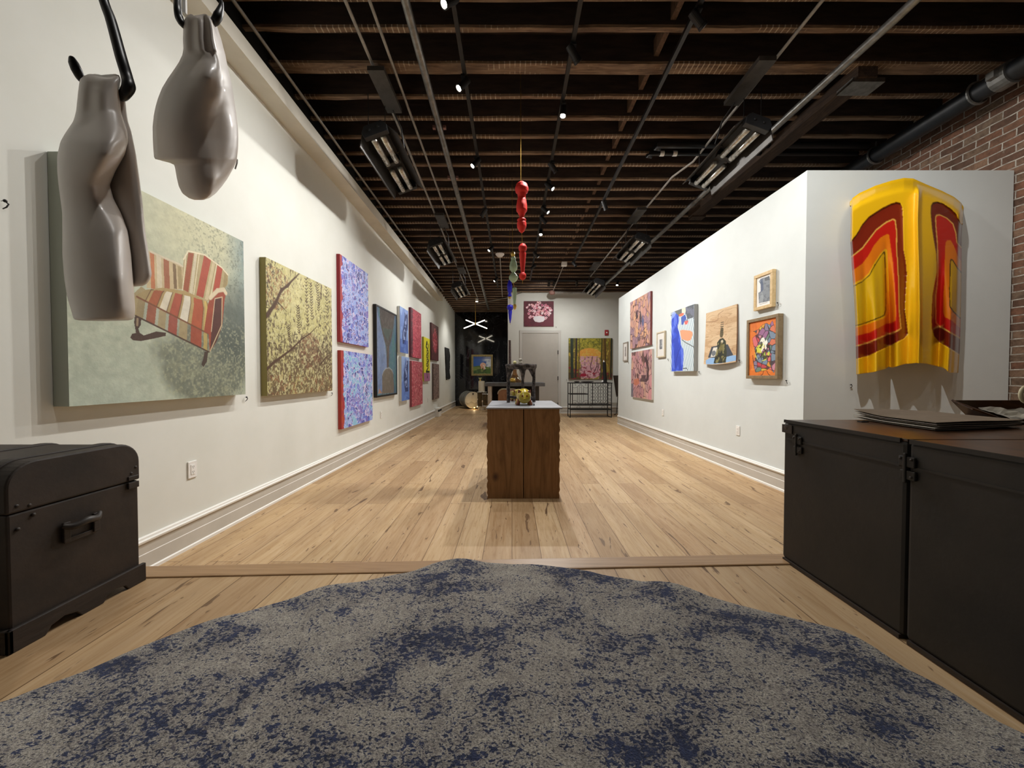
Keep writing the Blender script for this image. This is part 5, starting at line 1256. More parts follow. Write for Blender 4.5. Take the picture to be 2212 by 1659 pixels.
# papier mache tripod table
M_mache = mat('dark_papier_mache', '1E1B1C', .75, c2='7B7270', sc=26, bmp=.9, lo=.42, hi=.72)
ctr = atZ(1126, 868, ZT); cy = 4.36; tx = P3(1125.5, 790, cy).x; tt = P3(1125, 787, cy).z
root = thing('rough_side_table', 'small dark rough textured three legged table standing on the plinth', 'sculpture', (tx, cy, ZT))
mb = MB(); rr2 = random.Random(2); rings = []
R0 = .178
for z, k in ((tt, .97), (tt-.012, 1.0), (tt-.04, .97), (tt-.055, .8)):
    rings.append([Vector((tx+R0*k*math.cos(a)*(1+rr2.uniform(-.02, .02)), cy+R0*k*math.sin(a), z+rr2.uniform(-.003, .003))) for a in [2*math.pi*i/36 for i in range(36)]])
mb.loft(rings); mb.build('table_top', M_mache, root)
for px_, dy in ((1098, -.03), (1129, -.13), (1153, .05)):
    mb = MB(); b = P3(px_, 867, cy+dy); yy = cy+dy; rings = []
    for i in range(15):
        t = i/14; z = tt-.03-(tt-.03-ZT)*t; w_ = (.03 if px_ != 1129 else .026)+.055*max(0, 1-t*3.2)**1.3; toC = (tx-b.x)*max(0, .25-t)*.8
        w_ *= 1+rr2.uniform(-.1, .1); off = rr2.uniform(-.003, .003)
        rings.append([Vector((b.x+toC+off+w_*.62*math.cos(a), yy+w_*.5*math.sin(a), z)) for a in [2*math.pi*j/10 for j in range(10)]])
    mb.loft(rings); mb.build('leg', M_mache, root)
mb = MB(); a = P3(1098, 857, cy-.03); b = P3(1122, 859, cy-.02); mb.tube([a, b, (P3(1150, 859, cy).x, cy+.03, b.z)], .014, 8); mb.build('stretcher', M_mache, root)
g = P3(1112, 787, cy); mb = MB(); mb.sph((g.x, cy-.04, tt+.019), .02, 10); tag(mb.build('small_ball', mat('pale_yellow_gloss', 'DCD69A', .2), smooth=True), 'pale yellow ball on the rough three legged table', 'ball')
g = P3(1124, 787, cy); mb = MB(); mb.lathe([(.018, 0), (.022, .01), (.02, .028), (.014, .034), (.02, .042), (.021, .054), (.012, .062), (0, .063)], (g.x, cy-.04, tt), 14)
tag(mb.build('small_figure', mat('bone_white', 'C9C3B4', .5, c2='8E897C', sc=60), smooth=True), 'small stacked bone coloured figure on the rough table', 'figurine')

# ------------------------------------------------------------------ counter, seat and things behind the plinth
CY0, CY1 = 8.8, 9.7; cl_, cr = P3(1046.5, 830, CY0).x, P3(1177.5, 830, CY0).x; ct = P3(1100, 826.8, CY0).z; cb = P3(1100, 834.5, CY0).z
root = thing('slab_counter', 'dark counter with a thick grey concrete top behind the plinth', 'counter', ((cl_+cr)/2, CY0+.4, 0))
M_conc = mat('grey_concrete', '66686A', .6, c2='4E4F50', sc=8, bmp=.1)
mb = MB(); mb.box(cl_, CY0, cb, cr, CY1, ct); mb.build('counter_top', M_conc, root, bevel=.008)
mb = MB(); mb.box(cl_+.07, CY0+.08, 0, cl_+.16, CY1-.1, cb); mb.build('pale_leg_panel', mat('pale_stone', 'CFC7B8', .6, c2='B9AF9E', sc=12), root)
mb = MB(); mb.box(cr-.26, CY0+.08, 0, cr-.13, CY1-.1, cb); mb.build('dark_leg_panel', M_blackwood, root)
mb = MB(); mb.box(cl_+.16, CY1-.2, .0, cr-.26, CY1-.14, cb); mb.build('back_panel', M_blackwood, root)
x0, x1 = P3(1076, 850, 8.95).x, P3(1119, 850, 8.95).x; zt_ = P3(1100, 840, 8.95).z
root = thing('armchair', 'tan seat with rounded shoulders and pale rim under the counter', 'chair', ((x0+x1)/2, 9.0, 0))
def rshoulder(x0, x1, z0, z1, R0): return [(x0, z0), (x1, z0), (x1, z1-R0)]+[(x1-R0+R0*math.cos(a), z1-R0+R0*math.sin(a)) for a in [k*math.pi/12 for k in range(1, 7)]]+[(x0+R0-R0*math.sin(a), z1-R0+R0*math.cos(a)) for a in [k*math.pi/12 for k in range(0, 7)]]
mb = MB(); mb.prism(rshoulder(x0, x1, .4, zt_-.02, .12), 'y', 8.93, 8.99); mb.build('backrest', M_tan, root)
mb = MB(); P_ = rshoulder(x0, x1, .4, zt_-.005, .12)[2:]; mb.tube([(a, 8.96, b) for a, b in P_], .022, 8); mb.build('pale_rim', M_pale, root, smooth=True)
mb = MB(); mb.box(x0, 8.95, .36, x1, 9.4, .46); mb.build('seat', M_tan, root, bevel=.02)
for a in (x0+.03, x1-.03):
    for b in (8.97, 9.37): mb = MB(); mb.tube([(a, b, .37), (a, b, 0)], .018, 8); mb.build('leg', M_black, root)
# amber glass cloche on the counter
m, nt, b = newmat('amber_glass'); b.inputs['Base Color'].default_value = (*lin('C79A68'), 1); b.inputs['Transmission Weight'].default_value = .8; b.inputs['Roughness'].default_value = .08; b.inputs['IOR'].default_value = 1.3
g = P3(1112, 825, 9.2); s_ = 9.2/F
mb = MB(); mb.lathe([(16*s_, 0), (15.5*s_, .03), (12*s_, 7*s_), (8*s_, 13*s_), (5*s_, 19*s_), (4*s_, 24*s_), (4.5*s_, 27*s_), (3*s_, 28*s_)], (g.x, 9.2, ct), 24)
tag(mb.build('glass_flask', m, smooth=True), 'amber bell shaped glass flask on the grey counter', 'glass vessel')
g = P3(1107, 820, 9.05); mb = MB(); mb.sph((g.x, 8.905, ct+.055), .055, 10, (1.3, 1, 1)); tag(mb.build('gold_bowl', M_gold, smooth=True), 'shiny gold lump in front of the amber flask', 'ornament')
# tall mottled staff behind
q0, q1 = P3(1101, 735, 9.95), P3(1102, 826, 9.95); mb = MB(); mb.tube([(q0.x, 9.95, 0), (q0.x+.01, 9.95, .8), (q0.x, 9.95, q0.z)], [.05, .045, .03], 10)
tag(mb.build('mottled_post', M_mott), 'thin mottled dark post standing behind the counter at the wall corner', 'sculpture')
# pedestal with small gold plant
YP = 13.2; a, b = P3(1033.5, 830, YP).x, P3(1047, 830, YP).x; z = P3(1040, 823, YP).z
mb = MB(); mb.lathe([(.0, 0), ((b-a)/2, 0), ((b-a)/2, z), (0, z)], ((a+b)/2, YP, 0), 24); tag(mb.build('cylinder_pedestal', mat('cream_pedestal', 'D6CCB6', .6), smooth=False), 'cream cylindrical pedestal beside the drums', 'pedestal')
g = P3(1037, 822, YP); root = thing('small_plant', 'tiny pale potted plant on the cream pedestal', 'plant', (g.x, YP, z))
mb = MB(); mb.lathe([(.02, 0), (.035, .05), (0, .05)], (g.x, YP, z), 12); mb.build('pot', M_gold, root)
mb = MB()
for k in range(9):
    a_2 = k*.7; mb.tube([(g.x, YP, z+.05), (g.x+.03*math.cos(a_2), YP+.03*math.sin(a_2), z+.09), (g.x+.06*math.cos(a_2), YP+.05*math.sin(a_2), z+.11)], [.003, .012, .003], 6)
mb.build('leaves', mat('pale_leaf', 'B9BE88', .5), root)
# drums
M_shell = mat('silver_drum_wrap', '8E8D85', .35, .4, c2='77766F', sc=4); M_skin = mat('drum_head', 'D8CFBA', .45, c2='CEC5AF', sc=3)
YD = 13.55; g = P3(1022, 863.5, YD); RD = 18.6/F*YD
root = thing('bass_drum', 'large silver bass drum with cream head lying on its side at the back', 'drum', (g.x, YD, 0))
Mx = Matrix.Translation((g.x, YD, RD+.012)) @ Matrix.Rotation(R_(23), 4, 'Z') @ Matrix.Rotation(R_(90), 4, 'X')
mb = MB(); mb.lathe([(RD*.97, -.74), (RD*.97, -.02)], (0, 0, 0), 48, None, cap=False); mb.xf(Mx); mb.build('shell', M_shell, root, smooth=True)
for z0 in (-.74, -.5, -.26, -.03):
    mb = MB(); mb.lathe([(RD*.97, z0-.012), (RD, z0-.012), (RD, z0+.012), (RD*.97, z0+.012)], (0, 0, 0), 48); mb.xf(Mx); mb.build('hoop', M_chrome if z0 > -.1 or z0 < -.5 else M_shell, root)
mb = MB(); mb.lathe([(0, -.012), (RD*.965, -.012), (RD*.965, -.006), (0, -.004)], (0, 0, 0), 48, cap=False); mb.xf(Mx); mb.build('drum_head', M_skin, root)
mb = MB(); n_ = 24; pts = [(RD*.8*math.cos(a), RD*.8*math.sin(a)-.0) for a in [math.pi+math.pi*k/n_*1 for k in range(n_+1)]]
pts = [(RD*.86*math.cos(math.pi*1.08+math.pi*.84*k/n_), RD*.86*math.sin(math.pi*1.08+math.pi*.84*k/n_)) for k in range(n_+1)]
tp = [(RD*.78*(1-2*k/12), -RD*.26+.03*math.sin(k*math.pi/3.0)) for k in range(1, 12)]
mb.prism(pts+tp, 'z', -.003, .003); mb.xf(Mx); mb.build('head_patch', mat('grey_patch', 'A59E8C', .5), root)
mb = MB(); mb.lathe([(0, -.001), (.03, -.001), (.03, .0), (0, .0)], (0, RD*.72, 0), 12, cap=False); mb.xf(Mx); mb.build('badge', M_slot, root)
mb = MB(); mb.lathe([(0, 0), (.045, 0), (.04, .03), (.02, .05), (0, .055)], (g.x+.06, YD-.16, 0), 16)
mb2 = thing('floor_lamp_puck', 'small warm glowing puck lamp on the floor before the bass drum', 'lamp', (g.x+.06, YD-.2, 0)); mb.build('housing', M_brass, mb2)
mb = MB(); mb.sph((g.x+.06, YD-.16, .06), .022, 8); mb.build('bulb_glass', emit('warm_bulb', 'FFC878', 6), mb2)
pl_ = bpy.data.lights.new('warm_point', 'POINT'); pl_.energy = 1.2; pl_.color = (1, .72, .38); pl_.shadow_soft_size = .03
po = bpy.data.objects.new('warm_point', pl_); COL.objects.link(po); po.parent = mb2; po.location = (0.0, -.04, .1)
def tom(px, Y, rad, z0, z1, label):
    x = P3(px, 850, Y).x; root = thing('floor_tom', label, 'drum', (x, Y, 0), 'upright drums')
    mb = MB(); mb.lathe([(rad, z0), (rad, z1)], (x, Y, 0), 28, cap=False); mb.build('shell', mat('bronze_drum_wrap', '6A5738', .3, .6, c2='3C3020', sc=10), root, smooth=True)
    for z in (z0, z1): mb = MB(); mb.lathe([(rad, z-.012), (rad+.012, z-.012), (rad+.012, z+.012), (rad, z+.012)], (x, Y, 0), 28); mb.build('hoop', M_chrome, root)
    mb = MB(); mb.lathe([(0, z1-.004), (rad, z1-.004), (rad, z1), (0, z1)], (x, Y, 0), 28, cap=False); mb.build('drum_head', M_skin, root)
    for k in range(3):
        a = 2*math.pi*k/3-.5; xx, yy = x+(rad+.012)*math.cos(a), Y+(rad+.012)*math.sin(a); mb = MB(); mb.tube([(xx, yy, z1*.6), (xx, yy, .0)], .008, 8); mb.build('leg', M_chrome, root)
        mb = MB(); mb.box(xx-.02, yy-.02, z1*.6-.03, xx+.02, yy+.02, z1*.6+.03); mb.build('lug', M_chrome, root, bevel=.004)
tom(1041, 13.25, .16, .12, .62, 'bronze floor tom with chrome legs left of the counter')
tom(1050, 12.6, .12, .2, .58, 'small bronze drum on chrome legs nearest the counter')
# crossed tube lamp
c = P3(1027, 699.5, 12.4); root = thing('crossed_tube_lamp', 'pendant lamp of two crossed glowing tubes in front of the black wall', 'pendant lamp', c)
M_glow = emit('glowing_tube', 'FFF4DE', 22)
Lt = .40
for a0, tl in ((R_(28), .16), (R_(152), .16)):
    for s_, k in ((1, 1),):
        d = Vector((math.cos(a0), .25*math.sin(a0), -math.sin(a0)*.72)) if a0 < 1.5 else Vector((math.cos(a0), -.25, -math.sin(a0)*.82))
        d.normalize(); mb = MB(); mb.tube([c-d*Lt*.82, c+d*Lt], .012, 12); mb.build('glass_tube', M_glow, root)
mb = MB(); mb.sph(c, .035, 8); mb.build('hub', M_brass, root, smooth=True)
mb = MB(); mb.tube([c, (c.x, c.y, cz(c.y, 0))], .006, 8); mb.build('stem', M_brass, root)


# ------------------------------------------------------------------ iron wine rack, candle, chair at the back right
M_iron = mat('wrought_iron', '141312', .55)
YR0, YR1 = 10.75, 11.2
xa, xb = P3(1232, 840, YR0).x, P3(1321, 840, YR0).x; zt = P3(1280, 826.5, YR0).z
root = thing('wine_rack', 'black wrought iron wine rack below the forest picture', 'wine rack', ((xa+xb)/2, (YR0+YR1)/2, 0))
zs_ = P3(1280, 885, YR0).z; zs2 = P3(1280, 875, YR0).z; zm_ = P3(1280, 851.5, YR0).z; xm_ = P3(1270.5, 850, YR0).x; xm2 = P3(1280, 850, YR0).x
mb = MB(); mb.box(xa-.02, YR0-.02, zt-.025, xb+.02, YR1+.02, zt); mb.build('table_top', M_iron, root)
for z, w1, w2, nm in ((zs_, xa, xb, 'shelf'), (zs2, xa, xb, 'shelf'), (zm_, xa, xm_, 'shelf')):
    mb = MB(); mb.box(w1, YR0, z-.012, w2, YR1, z+.012); mb.build(nm, M_iron, root)
for x in (xa, xb):
    for Y in (YR0, YR1):
        mb = MB(); mb.box(x-.011, Y-.011, 0, x+.011, Y+.011, zt); mb.build('post', M_iron, root)
    mb = MB(); mb.box(x-.008, YR0, 0, x+.008, YR1, .016); mb.build('foot_bar', M_iron, root)
for x in (xa+.06, xm_, xm2):
    mb = MB(); mb.box(x-.01, YR0-.01, zs2, x+.01, YR0+.01, zt); mb.build('upright', M_iron, root)
def rod(pts, r=.0045, nm='scroll'):
    mb = MB(); curve_tube(mb, pts, [r]*len(pts), 6, 5); mb.build(nm, M_iron, root)
def panel(x0, x1, z0, z1, Y, up=1):
    cx_ = (x0+x1)/2; w_ = x1-x0; zz = (lambda t: z0+(z1-z0)*t) if up > 0 else (lambda t: z1-(z1-z0)*t)
    rod([(x0+.01, Y, zz(.62)), (x0+w_*.15, Y, zz(.58)), (x0+w_*.3, Y, zz(.7)), (cx_, Y, zz(.98)), (x0+w_*.7, Y, zz(.7)), (x0+w_*.85, Y, zz(.58)), (x1-.01, Y, zz(.62))])
    mb = MB(); mb.tube([(cx_+.035*math.cos(a), Y, zz(.74)+.035*math.sin(a)) for a in [k*math.pi/10 for k in range(21)]], .004, 6); mb.build('ring', M_iron, root)
    for f in (.3, .42, .58, .7): mb = MB(); mb.tube([(x0+w_*f, Y, zz(.62 if f in (.42, .58) else .68)), (x0+w_*f, Y, zz(0))], .0045, 6); mb.build('bar', M_iron, root)
    for f, sg in ((.06, 1), (.94, -1)): rod([(x0+w_*f, Y, zz(.95)), (x0+w_*(f+sg*.1), Y, zz(.98)), (x0+w_*(f+sg*.13), Y, zz(.86)), (x0+w_*(f+sg*.06), Y, zz(.82))])
panel(xa+.07, xm_, zm_+.012, zt-.03, YR0, 1); panel(xa+.07, xm_, zs2+.012, zm_-.012, YR0, -1)
panel(xm2, xb, zm_+.0, zt-.03, YR0, 1); panel(xm2, xb, zs2+.012, zm_-.0, YR0, -1)
# bottle cradles: a grid of wire circles on the back of the right half
nx_ = 7; nz_ = 6
for i in range(nx_):
    for j in range(nz_):
        cx_ = xm2+.05+(xb-xm2-.08)*i/(nx_-1); cz_ = zs2+.06+(zt-zs2-.13)*j/(nz_-1)
        mb = MB(); mb.tube([(cx_+.042*math.cos(a), YR1-.05, cz_+.042*math.sin(a)) for a in [k*math.pi/6 for k in range(13)]], .004, 5); mb.build('bottle_ring', M_iron, root)
for i in range(5):
    for j in range(6):
        yy = YR0+.06+(YR1-YR0-.1)*i/4; cz_ = zs2+.06+(zt-zs2-.13)*j/5
        if i in (1, 3): mb = MB(); mb.tube([(xb, yy+.035*math.cos(a), cz_+.035*math.sin(a)) for a in [k*math.pi/6 for k in range(13)]], .004, 5); mb.build('side_ring', M_iron, root)
for k in range(3):
    f = .2+.3*k; cx_ = xa+(xb-xa)*f; mb = MB(); mb.tube([(cx_+.045*math.cos(a), YR0, (zs_+zs2)/2+.0-.0+.045*math.sin(a)) for a in [k2*math.pi/8 for k2 in range(17)]], .004, 5); mb.build('ring', M_iron, root)
YC = 10.95; g0, g1 = P3(1307.5, 823, YC), P3(1304.5, 782, YC)
root = thing('black_candle', 'tall leaning black candle on the wine rack', 'candle', (g0.x, YC, zt))
mb = MB(); mb.tube([(g0.x, YC, zt), (g1.x, YC, g1.z)], [.05, .045], 16); mb.build('stem', M_black, root)
mb = MB(); mb.lathe([(.07, 0), (.07, .015), (0, .015)], (g0.x, YC, zt), 20); mb.build('base', M_black, root)
mb = MB(); mb.tube([(g1.x, YC, g1.z), (g1.x-.01, YC, g1.z+.06)], [.02, .004], 8); mb.build('tip', M_white_plastic, root)
g = P3(1301.5, 822, YC); mb = MB(); mb.sph((g.x, YC, zt+.028), .028, 8); tag(mb.build('white_ball', M_white_plastic, smooth=True), 'small white ball beside the black candle', 'ball')
for k, (p1, p2, lb) in enumerate(((1240, 1252, 'left'), (1254, 1283, 'right'))):
    a, b = P3(p1, 823, YC), P3(p2, 823, YC); mb = MB(); mb.sph(((a.x+b.x)/2, YC, zt+.02), .02, 10, ((b.x-a.x)/.04, 5, .9)); tag(mb.build('dark_dish', M_black, smooth=True), 'low dark dish on the wine rack, %s of two' % lb, 'dish')
# chair with tapered dark back
YQ = 11.55; root = thing('dark_chair', 'chair with tapered dark brown back beside the partition end', 'chair', P3(1334, 897, YQ)*1)
tl, tr_, br_, bl_ = P3(1324.5, 811, YQ), P3(1342, 811, YQ), P3(1342, 855, YQ), P3(1331, 855, YQ)
ext = .14
mb = MB(); mb.prism([(tl.x, tl.z), (tr_.x+ext, tr_.z), (br_.x+ext-.06, br_.z), (bl_.x, bl_.z)], 'y', YQ-.02, YQ+.02); mb.build('backrest', mat('brown_leather', '2E241C', .5, c2='3A2E24', sc=10), root, bevel=.01)
mb = MB(); mb.box(bl_.x, YQ-.34, br_.z-.03, br_.x+ext-.06, YQ+.02, br_.z); mb.build('seat', MC['brown_leather'], root, bevel=.01)
for xx in (bl_.x+.05, br_.x+ext-.1):
    mb = MB(); curve_tube(mb, [(xx, YQ, br_.z-.02), (xx-.02, YQ, .25), (xx-.05, YQ-.03, .04), (xx-.13, YQ-.06, .012)], [.01]*4, 8); mb.build('leg', M_iron, root, smooth=True)
    mb = MB(); mb.tube([(xx, YQ-.3, br_.z-.03), (xx, YQ-.3, 0)], .01, 8); mb.build('leg', M_iron, root)
mb = MB(); mb.tube([(bl_.x+.03, YQ-.02, .2), (br_.x+ext-.1, YQ-.02, .2)], .008, 8); mb.build('crossbar', M_iron, root)

# ------------------------------------------------------------------ front platform: rug, trunks, papers
RCX, RCY, RR = -.07, .24, 1.355
mb = MB(); nr, na = 70, 260; rings = []
edge = [(-1.241, .915), (-1.129, 1.041), (-.821, 1.331), (-.62, 1.445), (-.423, 1.535), (-.33, 1.60), (-.15, 1.619), (.03, 1.60), (.085, 1.58), (.359, 1.517), (.744, 1.344), (.995, 1.174), (1.087, .993), (1.123, .826)]
ea = sorted((math.atan2(y-RCY, x-RCX), math.hypot(x-RCX, y-RCY)) for x, y in edge)
def rad(a):
    a = (a+math.pi/2) % (2*math.pi)-math.pi/2
    if a < ea[0][0]: f = min(1, (ea[0][0]-a)/.8); return ea[0][1]*(1-f)+1.25*f
    if a > ea[-1][0]: f = min(1, (a-ea[-1][0])/.8); return ea[-1][1]*(1-f)+1.32*f
    for (a0, r0_), (a1, r1_) in zip(ea, ea[1:]):
        if a <= a1: f = (a-a0)/(a1-a0); f = f*f*(3-2*f); return r0_+(r1_-r0_)*f
def rugz(x, y):
    a = math.atan2(y-RCY, x-RCX); d = math.hypot(x-RCX, y-RCY)/1.3
    w_ = max(0, d-.45)/.55
    h = .008*math.sin(a*19+.6)*w_**2+.004*math.sin(a*31)*w_**2
    h += .010*math.exp(-((x+.31-(y-1.4)*.45)/.10)**2)*math.exp(-((y-1.25)/.3)**2)+.010*math.exp(-((x-.0-(y-1.3)*.25)/.07)**2)*math.exp(-((y-1.25)/.3)**2)
    h += .014*math.exp(-((x-.02)/.12)**2)*math.exp(-((y-.95)/.22)**2)
    return PZ+.016+max(h, -.004)+.004*w_
for i in range(nr+1):
    f = (i/nr)**.8; ring = []
    for k in range(na):
        a = 2*math.pi*k/na; rr_ = rad(a)*f; x, y = RCX+rr_*math.cos(a), RCY+rr_*math.sin(a); x = min(x, 1.180+.0*y); ring.append(Vector((x, y, rugz(x, y))))
    if i: rings.append(ring)
last = rings[-1]; rings.append([Vector((p.x+(p.x-RCX)*.002, p.y+(p.y-RCY)*.002, p.z-.006)) for p in last]); rings.append([Vector((p.x, p.y, p.z-.013)) for p in last])
mb.loft(rings, cap=False); c0 = len(mb.v); mb.add([(RCX, RCY, PZ+.016)], []); mb.f += [(c0, k, (k+1) % na) for k in range(na)]; mb.m += [0]*na
tag(mb.build('round_rug', M_rug, smooth=True), 'large round grey and navy speckled rug covering the front floor', 'rug')
# left trunk with rounded lid: profile in y, z, extruded along x
tx0, tx1 = -2.19, -1.468; ty0, ty1 = 1.108, 1.50; tzb = PZ; tzt = .913; seam = .765
root = thing('steamer_trunk', 'old dark trunk with rounded lid standing against the left wall', 'trunk', ((tx0+tx1)/2, (ty0+ty1)/2, PZ))
mb = MB(); mb.box(tx0, ty0, tzb+.03, tx1, ty1, seam-.002); mb.build('body', M_blackwood, root, bevel=.006)
lid = [(ty0-.004, seam), (ty1+.004, seam)]; R0 = .075
lid += [(ty1+.004-R0+R0*math.cos(a), tzt-R0+R0*math.sin(a)) for a in [k*math.pi/16 for k in range(0, 9)]]
lid += [(ty0-.004+R0-R0*math.sin(a), tzt-R0+R0*math.cos(a)) for a in [k*math.pi/16 for k in range(0, 9)]]
mb = MB(); mb.prism(lid, 'x', tx0, tx1+.004); mb.build('lid', M_blackwood, root, bevel=.006)
for x in (-2.05, -1.75, -1.53):
    cy_, cz_ = (ty0+ty1)/2, seam; mb = MB(); mb.prism([(cy_+(a-cy_)*1.018, cz_+(b-cz_)*1.035) for a, b in lid], 'x', x-.016, x+.016); mb.build('lid_slat', M_blackwood, root, bevel=.003)
sk = [(ty0-.014, tzb)]; 
sk += [(ty0-.014+.06, tzb)]
for c_, w2, h_ in ((ty0+.125, .05, .03), (ty0+.29, .045, .028)):
    sk += [(c_-w2, tzb), (c_-w2*.7, tzb+h_*.7), (c_, tzb+h_), (c_+w2*.7, tzb+h_*.7), (c_+w2, tzb)]
sk += [(ty1+.012, tzb), (ty1+.012, tzb+.07), (ty0-.014, tzb+.07)]
mb = MB(); mb.prism(sk, 'x', tx1, tx1+.014); mb.build('base_skirt', M_skirt, root, bevel=.003)
mb = MB(); mb.box(tx0, ty0-.014, tzb, tx1+.014, ty0-.001, tzb+.07); mb.build('base_skirt', M_skirt, root, bevel=.003)
hy = atX(178, 1130, tx1+.01); 
mb = MB()
for s_ in (-1, 1): mb.box(tx1+.003, hy.y+s_*.045-.010, hy.z-.045, tx1+.012, hy.y+s_*.045+.010, hy.z+.02)
mb.box(tx1+.003, hy.y-.05, hy.z-.05, tx1+.007, hy.y+.05, hy.z-.035); mb.build('handle_bracket', M_skirt, root, bevel=.002)
mb = MB(); curve_tube(mb, [(tx1+.008, hy.y-.058, hy.z+.012), (tx1+.022, hy.y-.035, hy.z+.004), (tx1+.03, hy.y, hy.z+.012), (tx1+.022, hy.y+.035, hy.z+.006), (tx1+.008, hy.y+.058, hy.z+.018)], [.006, .011, .012, .011, .006], 10); mb.build('leather_handle', mat('dark_leather', '2B2521', .5, c2='3A332D', sc=30), root, smooth=True)
for yy, zz in ((ty0+.02, seam+.02), (ty0+.05, seam+.012), (ty0+.06, seam-.02), (ty0+.022, seam-.05), (ty1-.03, seam+.03), (ty1-.012, seam+.05), (ty1-.03, seam-.02), (ty1-.012, seam-.02)):
    mb = MB(); mb.sph((tx1+.003, yy, zz), .006, 6, (.7, 1, 1)); mb.build('rivet', M_skirt, root, smooth=True)
mb = MB(); mb.box(tx1+.002, ty1-.045, seam+.004, tx1+.009, ty1-.004, seam+.02); mb.box(tx1+.002, ty1-.045, seam-.028, tx1+.009, ty1-.004, seam-.004); mb.build('corner_hinge', M_skirt, root, bevel=.002)
# big black wardrobe trunk at the right, in two halves
kx0 = 1.195; kx1 = 2.45; ky1 = 1.685; kym = 1.155; kzt = .978
M_blk2 = mat('black_wardrobe_fibre', '181410', .6, c2='241E18', sc=7, bmp=.25)
root = thing('wardrobe_trunk', 'big black trunk with worn brown top filling the right foreground', 'trunk', (1.8, 1.1, PZ))
def half(y0, y1, x1, nm):
    mb = MB(); mb.box(kx0, y0, PZ+.012, x1, y1, kzt-.006); mb.build(nm, M_blk2, root, bevel=.012)
    mb = MB(); mb.box(kx0+.004, y0+.003, kzt-.008, x1-.004, y1-.003, kzt); mb.build('top_panel', M_traytop, root, bevel=.002)
    mb = MB(); mb.box(kx0-.004, y0+.01, PZ+.001, x1, y1-.01, PZ+.014); mb.build('bottom_rail', M_skirt, root)
    mb = MB(); mb.box(kx0-.003, y0+.02, kzt-.085, kx0+.002, y1-.02, kzt-.078); mb.box(kx0-.003, y0+.02, kzt-.012, kx0+.004, y1-.004, kzt+.001); mb.build('edge_strip', M_blk2, root)
half(kym+.002, ky1, kx1, 'body_half'); half(.42, kym-.002, kx1, 'body_half')
for yy, zz, lb in ((kym, kzt-.07, 0), (ky1-.085, kzt-.08, 1)):
    mb = MB()
    mb.box(kx0-.010, yy-.028, zz-.012, kx0-.001, yy+.02, zz+.02); mb.box(kx0-.010, yy-.03, zz-.05, kx0-.001, yy+.015, zz-.022); mb.box(kx0-.014, yy-.006, zz-.06, kx0-.004, yy+.003, zz+.03)
    mb.build('latch', M_blk2, root, bevel=.003)
    for a, b in ((-.02, .012), (-.02, -.04), (.012, .012)): mb = MB(); mb.sph((kx0-.011, yy+a, zz+b), .004, 6, (.7, 1, 1)); mb.build('rivet', M_skirt, root)
mb = MB(); mb.sph((kx0+.022, ky1-.022, kzt-.0295), .03, 10); mb.box(kx0-.005, ky1-.055, kzt-.055, kx0+.0, ky1+.004, kzt-.02); mb.build('metal_corner', M_skirt, root, smooth=False)
mb = MB(); mb.box(kx0+.25, ky1-.10, kzt, kx0+.28, ky1-.08, kzt+.004); mb.build('top_nail', M_black, root); mb = MB(); mb.box(kx0+.33, kym+.24, kzt, kx0+.37, kym+.255, kzt+.004); mb.build('top_nail', M_black, root)
# papers
M_kraft = mat('kraft_paper', '8C7A66', .85, c2='80705D', sc=12); M_paper = mat('pale_paper', 'B9B2A6', .8, c2='A8A196', sc=6)
A0 = atZ(1842, 900, kzt+.012); A1 = atZ(2018, 924, kzt+.012); A2 = atZ(2205, 917, kzt+.012)
u_ = (A2-A1); v_ = (A0-A1)
lbs = ['brown sheet on top of the curled paper stack on the black trunk', 'pale sheet just under the brown top sheet', 'third curled sheet from the top of the paper stack', 'fourth curled sheet of the paper stack', 'bottom sheet of the paper stack lying on the trunk top']
for k in range(5):
    z0 = kzt+.005+.0065*(4-k); mb = MB(); rows = []; jx, jy = random.uniform(-.012, .012), random.uniform(-.01, .01)
    for i in range(15):
        row = []
        for j in range(15):
            a, b = i/14, j/14; p = A1+u_*a+v_*b
            cu = .02*max(0, b-.55)**1.5*(1.2-a)*(1+.3*(4-k))+.014*max(0, a-.7)**1.5*(1-b)+.003*math.sin(a*5+k)*a
            row.append((p.x+jx, p.y+jy, z0+cu))
        rows.append(row)
    mb.loft(rows, closed=False); tag(mb.build('paper_sheet', M_kraft if k == 0 else M_paper, solid=.0015), lbs[k], 'paper', 'curled papers on the trunk')
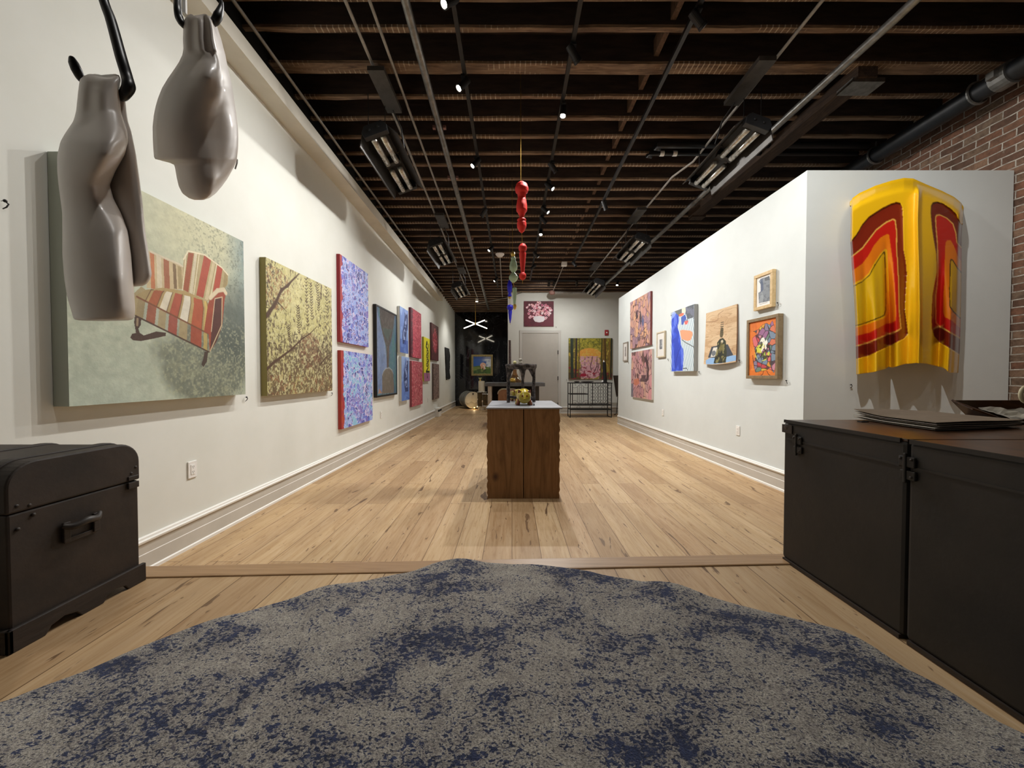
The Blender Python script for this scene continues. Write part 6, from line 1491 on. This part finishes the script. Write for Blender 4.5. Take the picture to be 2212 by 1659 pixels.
# wooden tray with cloth
g = atZ(2055, 905, kzt); x0 = 1.92; y0 = 1.50
root = thing('wooden_tray', 'dark brown wooden tray with sloping sides behind the papers', 'tray', (2.18, 1.6, kzt))
M_tray = wood_mat('dark_polished_tray', ('2A170B', '43260F', '5A3618'), (2, 6, 6), 3, .3)
def slab(q4, th, name, m):
    mb = MB(); q4 = [Vector(p) for p in q4]; n = (q4[1]-q4[0]).cross(q4[3]-q4[0]).normalized()*th; mb.add(q4+[p+n for p in q4], [(0, 1, 2, 3), (4, 5, 6, 7), (0, 1, 5, 4), (1, 2, 6, 5), (2, 3, 7, 6), (3, 0, 4, 7)]); return mb.build(name, m, root, bevel=.002)
slab([(1.99, 1.52, kzt+.001), (2.40, 1.52, kzt+.001), (2.40, 1.665, kzt+.001), (1.99, 1.665, kzt+.001)], .006, 'base', M_tray)
slab([(1.99, 1.665, kzt), (2.42, 1.665, kzt), (2.46, 1.68, kzt+.085), (1.92, 1.68, kzt+.085)], .008, 'side', M_tray)
slab([(1.99, 1.52, kzt), (1.99, 1.665, kzt), (1.92, 1.68, kzt+.085), (1.92, 1.60, kzt+.05)], .008, 'side', M_tray)
slab([(1.99, 1.52, kzt), (2.40, 1.52, kzt), (2.40, 1.51, kzt+.012), (1.98, 1.51, kzt+.012)], .006, 'side', M_tray)
mb = MB(); rows = []; rq = random.Random(6)
for i in range(14):
    row = []
    for j in range(10):
        a, b = i/13, j/9; row.append((2.0+.34*a, 1.53+.115*b, kzt+.016+(.045*b*(1-.55*a))+.006*math.sin(a*17+b*5)+rq.uniform(-.003, .003)))
    rows.append(row)
mb.loft(rows, closed=False); tag(mb.build('white_cloth', mat('white_linen', 'C9C2B4', .85, c2='BBB4A6', sc=8), smooth=False, solid=.003), 'crumpled white cloth lying in the wooden tray', 'cloth')
mb = MB(); mb.lathe([(.02, 0), (.06, .004), (.085, .02), (.088, .024), (.08, .022), (.055, .01), (0, .008)], (2.13, 1.38, kzt), 28)
tag(mb.build('shallow_dish', mat('dark_glazed_dish', '33302E', .25, .2, c2='5A5650', sc=10), smooth=True), 'shallow dark dish at the right edge of the trunk top', 'dish')
mb = MB(); rc_ = atY(2222, 852, 1.55); mb.tube([(rc_.x+.032*math.cos(a), 1.55, rc_.z+.034*math.sin(a)) for a in [k*math.pi/12 for k in range(25)]], .007, 8); mb.tube([(rc_.x, 1.55, rc_.z-.034), (rc_.x, 1.55, kzt+.02)], .006, 8)
root2 = thing('ring_stand', 'pale ring on a short stem at the right edge', 'ornament', (rc_.x, 1.55, kzt+.01)); mb.build('ring', mat('cream_ring', 'D8CDA8', .4), root2, smooth=True)
